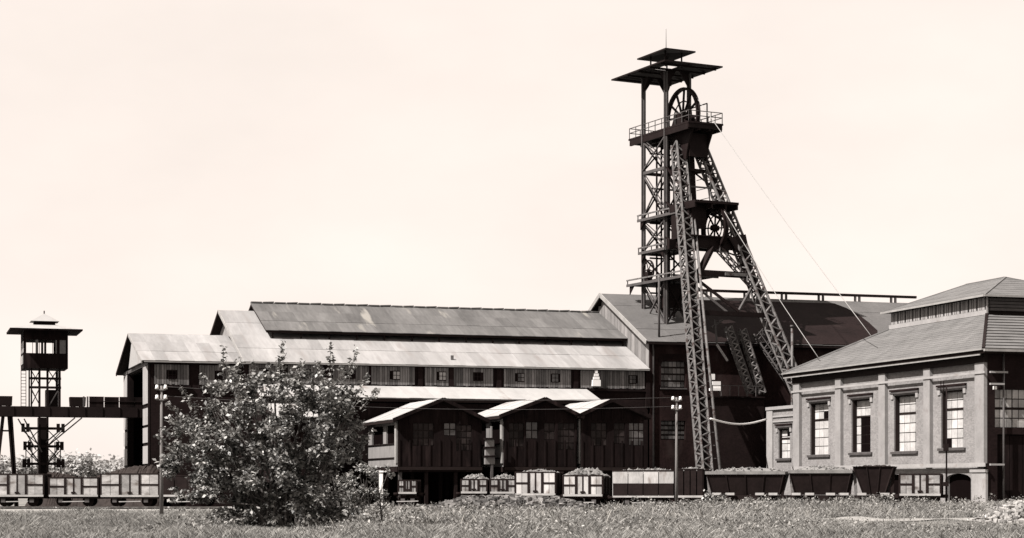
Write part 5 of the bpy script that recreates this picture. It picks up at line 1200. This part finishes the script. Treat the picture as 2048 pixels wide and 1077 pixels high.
SHOOTS = [((450, 790), (446, 694)), ((468, 780), (482, 716)), ((425, 800), (404, 748)), ((566, 780), (566, 686)), ((552, 780), (536, 728)), ((590, 790), (602, 722)), ((664, 790), (660, 690)), ((655, 790), (636, 724)), ((690, 800), (712, 696)), ((705, 800), (738, 752)), ((720, 820), (756, 778)), ((400, 830), (362, 776)), ((375, 850), (334, 806)), ((345, 900), (314, 872)), ((350, 930), (322, 952)), ((510, 790), (508, 722)), ((630, 790), (622, 745)), ((680, 800), (684, 730)), ((700, 900), (748, 862)), ((380, 985), (340, 1005)), ((440, 1020), (408, 1046)), ((530, 800), (522, 745)), ((480, 800), (462, 735)), ((690, 980), (722, 1010)), ((610, 800), (586, 736))]
for k in range(46):
    bb = blobs[rng.randint(len(blobs))]; an = rng.uniform(0, 6.28); q = (bb[0] + bb[2] * math.cos(an), bb[1] - bb[2] * math.sin(an) * .9)
    SHOOTS.append((q, (q[0] + rng.uniform(16, 34) * math.cos(an), q[1] - rng.uniform(14, 34) * abs(math.sin(an)) - 6)))
SHW = []
for (a, b) in SHOOTS:
    y0_ = BY + rng.uniform(-1.6, 1.2); p0, p1 = at(*a, y0_), at(*b, y0_ + rng.uniform(-.3, .3)); SHW.append((p0, p1))
    n_ = int(34 * (p1 - p0).length + 16); f_ = rng.uniform(0, 1, n_) ** .8
    cen.append(np.array(p0) + f_[:, None] * (np.array(p1) - np.array(p0)) + rng.normal(size=(n_, 3)) * (.19 - .13 * f_)[:, None])
cen = np.concatenate(cen); cen = cen[cen[:, 2] > .12]
org = np.array([bx0.x, BY, 0])
crown = link('crown', mesh_np('crown', leaves(cen - org, .095, rng), 4, 'leaf'), bush.e)
V_, F_ = [], []
for _ in range(60):
    x_, y_, r_ = blobs[rng.randint(len(blobs))]; c = at(x_, y_, BY); e_ = Vector((c.x + rng.uniform(-.5, .5), BY + rng.uniform(-1.3, 1.3), c.z))
    s_ = Vector((bx0.x + rng.uniform(-.9, .9), BY + rng.uniform(-.5, .5), 0)); m1 = s_.lerp(e_, .5) + Vector((rng.uniform(-.3, .3), rng.uniform(-.3, .3), .5))
    branch_tube(V_, F_, s_ - bush.org, m1 - bush.org, .07, .045); branch_tube(V_, F_, m1 - bush.org, e_ - bush.org, .045, .012)
for p0, p1 in SHW: branch_tube(V_, F_, p0 - bush.org, p1 - bush.org, .022, .008, 4)
link('stems', me_from('stems', V_, F_, 'bark'), bush.e)
# scrub to the right of the bush
def scrub(label, px, py, Y, w, h, n, size, m, seed):
    r2 = np.random.RandomState(seed); c = at(px, py, Y); gz = ground_z(c.x, Y); t = Thing('scrub_bush', label, 'bush', 0, 0, 0, 0, wpos=(c.x, Y, gz))
    cs = np.concatenate([np.array([r2.normal() * w * .4, r2.normal() * w * .35, h * r2.uniform(.1, 1)]) + r2.normal(size=(24, 3)) * .13 for _ in range(n)]); cs = cs[cs[:, 2] > .03]
    link('crown', mesh_np('crown', leaves(cs, size, r2), 4, m), t.e)
    V_, F_ = [], []
    for _ in range(9): branch_tube(V_, F_, (r2.normal() * .15, r2.normal() * .15, -.05), (r2.normal() * w * .4, r2.normal() * w * .3, h * r2.uniform(.6, 1.05)), .04, .012)
    link('stems', me_from('stems', V_, F_, 'bark'), t.e)
scrub('tangled scrub bush by the corner post of the lone gabled screen', 735, 970, 118, 1.9, 3.2, 46, .1, 'leaf', 2)
scrub('low pale scrub growing at the right foot of the big bush', 690, 1040, 92, 1.1, 2.3, 26, .085, 'weed', 3)
scrub('low leafy weed clump at the foot of the headframe leg', 1420, 1005, 139, 1.0, 1.0, 26, .09, 'leaf', 4)
scrub('low dark leafy weed clump before the second hopper wagon', 1595, 1003, 140, 1.2, .7, 26, .09, 'leaf', 6)
scrub('low leafy weed clump before the tall black hopper', 1755, 1003, 138.5, 1.4, .8, 26, .09, 'weed', 7)
# white post in the scrub
p = at(762, 945, 121); t = Thing('marker_post', 'short white marker post beside the scrub', 'post', 0, 0, 0, 0, wpos=(p.x, 121, 0)); t.org = Vector((p.x, 121, 0))
box(t, 'shaft', 'porcelain', (p.x - .12, 120.9, -.05), (p.x + .12, 121.1, p.z)); box(t, 'cap', 'porcelain', (p.x - .17, 120.85, p.z + .002), (p.x + .17, 121.15, p.z + .1))
# dead sapling
p = at(765, 1058, 90); t = Thing('bare_sapling', 'thin bare sapling standing in the tall grass', 'sapling', 0, 0, 0, 0, wpos=(p.x, 90, 0)); V_, F_ = [], []
branch_tube(V_, F_, (0, 0, 0), (-.15, 0, 1.6), .04, .03)
for k in range(14):
    z = rng.uniform(.7, 1.6); an = rng.uniform(0, 6.28); branch_tube(V_, F_, (-.1 * z, 0, z), (-.1 * z + .5 * math.cos(an), .4 * math.sin(an), z + rng.uniform(.3, .8)), .018, .006, 4)
link('stem', me_from('stem', V_, F_, 'bark'), t.e)

# distant trees
FARL = 'pale hazy tree in the distant row behind the bridge'
for k, (px, ytop, Y, rw) in enumerate(((6, 918, 400, 6), (28, 912, 430, 7), (52, 920, 410, 6), (118, 915, 420, 6.5), (146, 904, 400, 6.5), (172, 914, 420, 6), (198, 913, 405, 7), (224, 920, 430, 6.5), (250, 922, 420, 7), (275, 924, 440, 7))):
    r2 = np.random.RandomState(40 + k); c = at(px, ytop, Y); t = Thing('deciduous_tree', FARL, 'tree', 0, 0, 0, 0, group='distant trees behind the bridge', wpos=(c.x, Y, 0))
    h = c.z; cs = []
    for _ in range(34):
        d = r2.normal(size=3); d /= np.linalg.norm(d); q = np.array([0, 0, h * .58]) + d * np.array([rw * .72, rw * .7, h * .40]) * r2.uniform(.4, 1.0)
        cs.append(q + r2.normal(size=(60, 3)) * .75)
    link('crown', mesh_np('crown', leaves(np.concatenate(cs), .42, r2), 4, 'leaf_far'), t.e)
    V_, F_ = [], []; branch_tube(V_, F_, (0, 0, -.1), (.2, 0, h * .45), .35, .22, 7)
    for _ in range(6): branch_tube(V_, F_, (.15, 0, h * .35), (r2.normal() * rw * .4, r2.normal() * rw * .4, h * r2.uniform(.55, .85)), .16, .04)
    link('trunk', me_from('trunk', V_, F_, 'bark'), t.e)

# grass and weeds
def blades(n, xr, yr, hfun, wid, m, seed, lean=.35, name='grass', label='', keep=None):
    r2 = np.random.RandomState(seed)
    y = r2.uniform(yr[0], yr[1], n); x = r2.uniform(-1, 1, n) * (y * .285)
    ok = (x > xr[0]) & (x < xr[1]); x, y = x[ok], y[ok]
    if keep is not None: k = keep(x, y, r2); x, y = x[k], y[k]
    gz = np.array([ground_z(a, b) for a, b in zip(x, y)])
    h = hfun(x, y, r2); an = r2.uniform(0, np.pi, len(x)); w = wid * r2.uniform(.6, 1.4, len(x))
    dx, dy = np.cos(an) * w, np.sin(an) * w; lx, ly = r2.normal(size=len(x)) * lean * h, r2.normal(size=len(x)) * lean * h
    P0 = np.stack([x - dx, y - dy, gz - .02], 1); P1 = np.stack([x + dx, y + dy, gz - .02], 1)
    P2 = np.stack([x + dx * .6 + lx * .55, y + dy * .6 + ly * .55, gz + h * .65], 1); P3 = np.stack([x + lx, y + ly, gz + h], 1)
    o_ = link(name, mesh_np(name, np.stack([P0, P1, P2, P3], 1).reshape(-1, 3), 4, m)); return tag(o_, label, 'grass', kind='stuff')
def patch(x, y): return .5 + .25 * np.sin(x * .8 + y * .23) + .2 * np.sin(x * .31 - y * .4 + 2) + .15 * np.sin(x * 2.1 + 1)
def low(x, y): return np.where((x > 14.5) & (y > 84) & (y < 106), .3, 1.0)
def hgrass(x, y, r2): return low(x, y) * (.16 + .22 * np.clip(patch(x, y), 0, 1)) * r2.uniform(.5, 1.3, len(x))
def nopath(x, y, r2):
    pth = (x > 17) & (y > 103.5 - .05 * x) & (y < 113.5 - .05 * x)
    strip = (x < -14) & (y > 140 + 1.5 * np.sin(x * .4)); und = y > 147 - .25 * np.clip(x, 0, 40)
    bare = r2.rand(len(x)) < np.where(x < -14, np.clip((y - 118) / 26, 0, .9), .0)
    rub = (x > -7.2) & (x < 6.4) & (y > 127 + .35 * np.abs(x))
    return ~rub & ~(pth & (r2.rand(len(x)) > .04)) & ~(strip & (r2.rand(len(x)) > .05)) & ~(und & (x > -14)) & ~bare
blades(280000, (-40, 40), (62, 150), hgrass, .013, 'grass', 21, .6, label='short dry grass covering the foreground', keep=nopath)
def kt(x, y, r2): return nopath(x, y, r2) & (x > -9 + r2.normal(size=len(x)) * 1.5) & (patch(x * 1.3 + 3, y) > r2.rand(len(x)) * .9) & ((y > 112) | (x < 17) | (y < 100)) & (r2.rand(len(x)) < np.clip((y - 78) / 30, .12, 1))
def htall(x, y, r2): return low(x, y) * (.22 + .36 * np.clip(patch(x * 1.3 + 3, y), 0, 1)) * r2.uniform(.4, 1.25, len(x))
blades(110000, (-12, 42), (72, 143), htall, .014, 'weed', 22, .5, 'tall_grass', 'tall dry weeds in front of the loaded wagons', kt)
def hs_(x, y, r2): return low(x, y) * (.35 + .45 * np.clip(patch(x * 1.3 + 3, y), 0, 1)) * r2.uniform(.6, 1.2, len(x))
blades(9000, (-12, 42), (74, 143), hs_, .012, 'seed_head', 23, .3, 'seed_stalks', 'pale seed stalks standing among the weeds', kt)
# low leafy herbs among the grass: small leaves at all heights, in uneven clumps
def herbs(n, xr, yr, seed, hmax, size, m, name, label, keep):
    r2 = np.random.RandomState(seed); y = r2.uniform(*yr, n); x = r2.uniform(-1, 1, n) * (y * .285); ok = (x > xr[0]) & (x < xr[1]); x, y = x[ok], y[ok]
    k = keep(x, y, r2); x, y = x[k], y[k]; cs = []
    for a, b in zip(x, y):
        nl = r2.randint(6, 16); h = hmax * r2.uniform(.3, 1) * (.5 + .8 * max(0, float(patch(np.float64(a * 1.7), np.float64(b)))))
        cs.append(np.stack([a + r2.normal(size=nl) * .16, b + r2.normal(size=nl) * .16, ground_z(a, b) + h * r2.uniform(.05, 1, nl)], 1))
    o_ = link(name, mesh_np(name, leaves(np.concatenate(cs), size, r2, .3), 4, m)); return tag(o_, label, 'weeds', kind='stuff')
herbs(15000, (-12, 42), (74, 146), 31, .5, .055, 'weed', 'weeds', 'low leafy weeds spread through the tall grass', lambda x, y, r: nopath(x, y, r) & (x > -8 + r.normal(size=len(x)) * 2) & ~((x > 14.5) & (y > 84) & (y < 106)))
herbs(5000, (-40, -6), (70, 132), 32, .2, .05, 'grass', 'clover', 'flat leafy clover in the short grass beside the bush', nopath)
# rough taller clumps of weeds, uneven in size and tone
def clumps(n, xr, yr, seed, m, name, label, hr, keep=None):
    r2 = np.random.RandomState(seed); cs = []
    for _ in range(n):
        y = r2.uniform(*yr); x = r2.uniform(max(xr[0], -.28 * y), min(xr[1], .28 * y))
        if keep is not None and not keep(x, y): continue
        w = r2.uniform(.25, .9); h = r2.uniform(*hr); nl = int(90 * w * (h + .3))
        px_ = x + r2.normal(size=nl) * w * .5; py_ = y + r2.normal(size=nl) * w * .4
        cs.append(np.stack([px_, py_, ground_z(x, y) + h * r2.uniform(.02, 1, nl) * np.exp(-((px_ - x) / w) ** 2)], 1))
    o_ = link(name, mesh_np(name, leaves(np.concatenate(cs), .075, r2, .2), 4, m)); return tag(o_, label, 'weeds', kind='stuff')
offp = lambda x, y: not (x > 14 and 84 < y < 114) and not (-7.6 < x < 6.8 and y > 125)
clumps(260, (-9, 40), (112, 144), 51, 'weed', 'weeds', 'rough pale weed clumps along the railway line', (.35, 1.0), offp)
clumps(150, (-9, 40), (95, 144), 52, 'leaf', 'weeds', 'dark broad-leaved weed clumps scattered in the grass', (.25, .75), offp)
clumps(150, (10, 27), (128, 142), 56, 'weed', 'weeds', 'tall pale weeds in front of the hopper wagons', (.3, .8), offp)
clumps(60, (-9, 2), (100, 124), 57, 'weed', 'weeds', 'tall pale weeds between the bush and the stone heap', (.5, 1.1))
clumps(60, (-16, -4), (76, 104), 53, 'weed', 'weeds', 'overgrown weeds around the foot of the big bush', (.3, .9))
clumps(90, (-8, 30), (74, 104), 54, 'weed', 'weeds', 'taller tufts standing in the open grass', (.15, .45), offp)
clumps(60, (-40, -12), (76, 150), 55, 'leaf', 'weeds', 'small dark weed tufts in the short grass beside the gravel strip', (.08, .25))
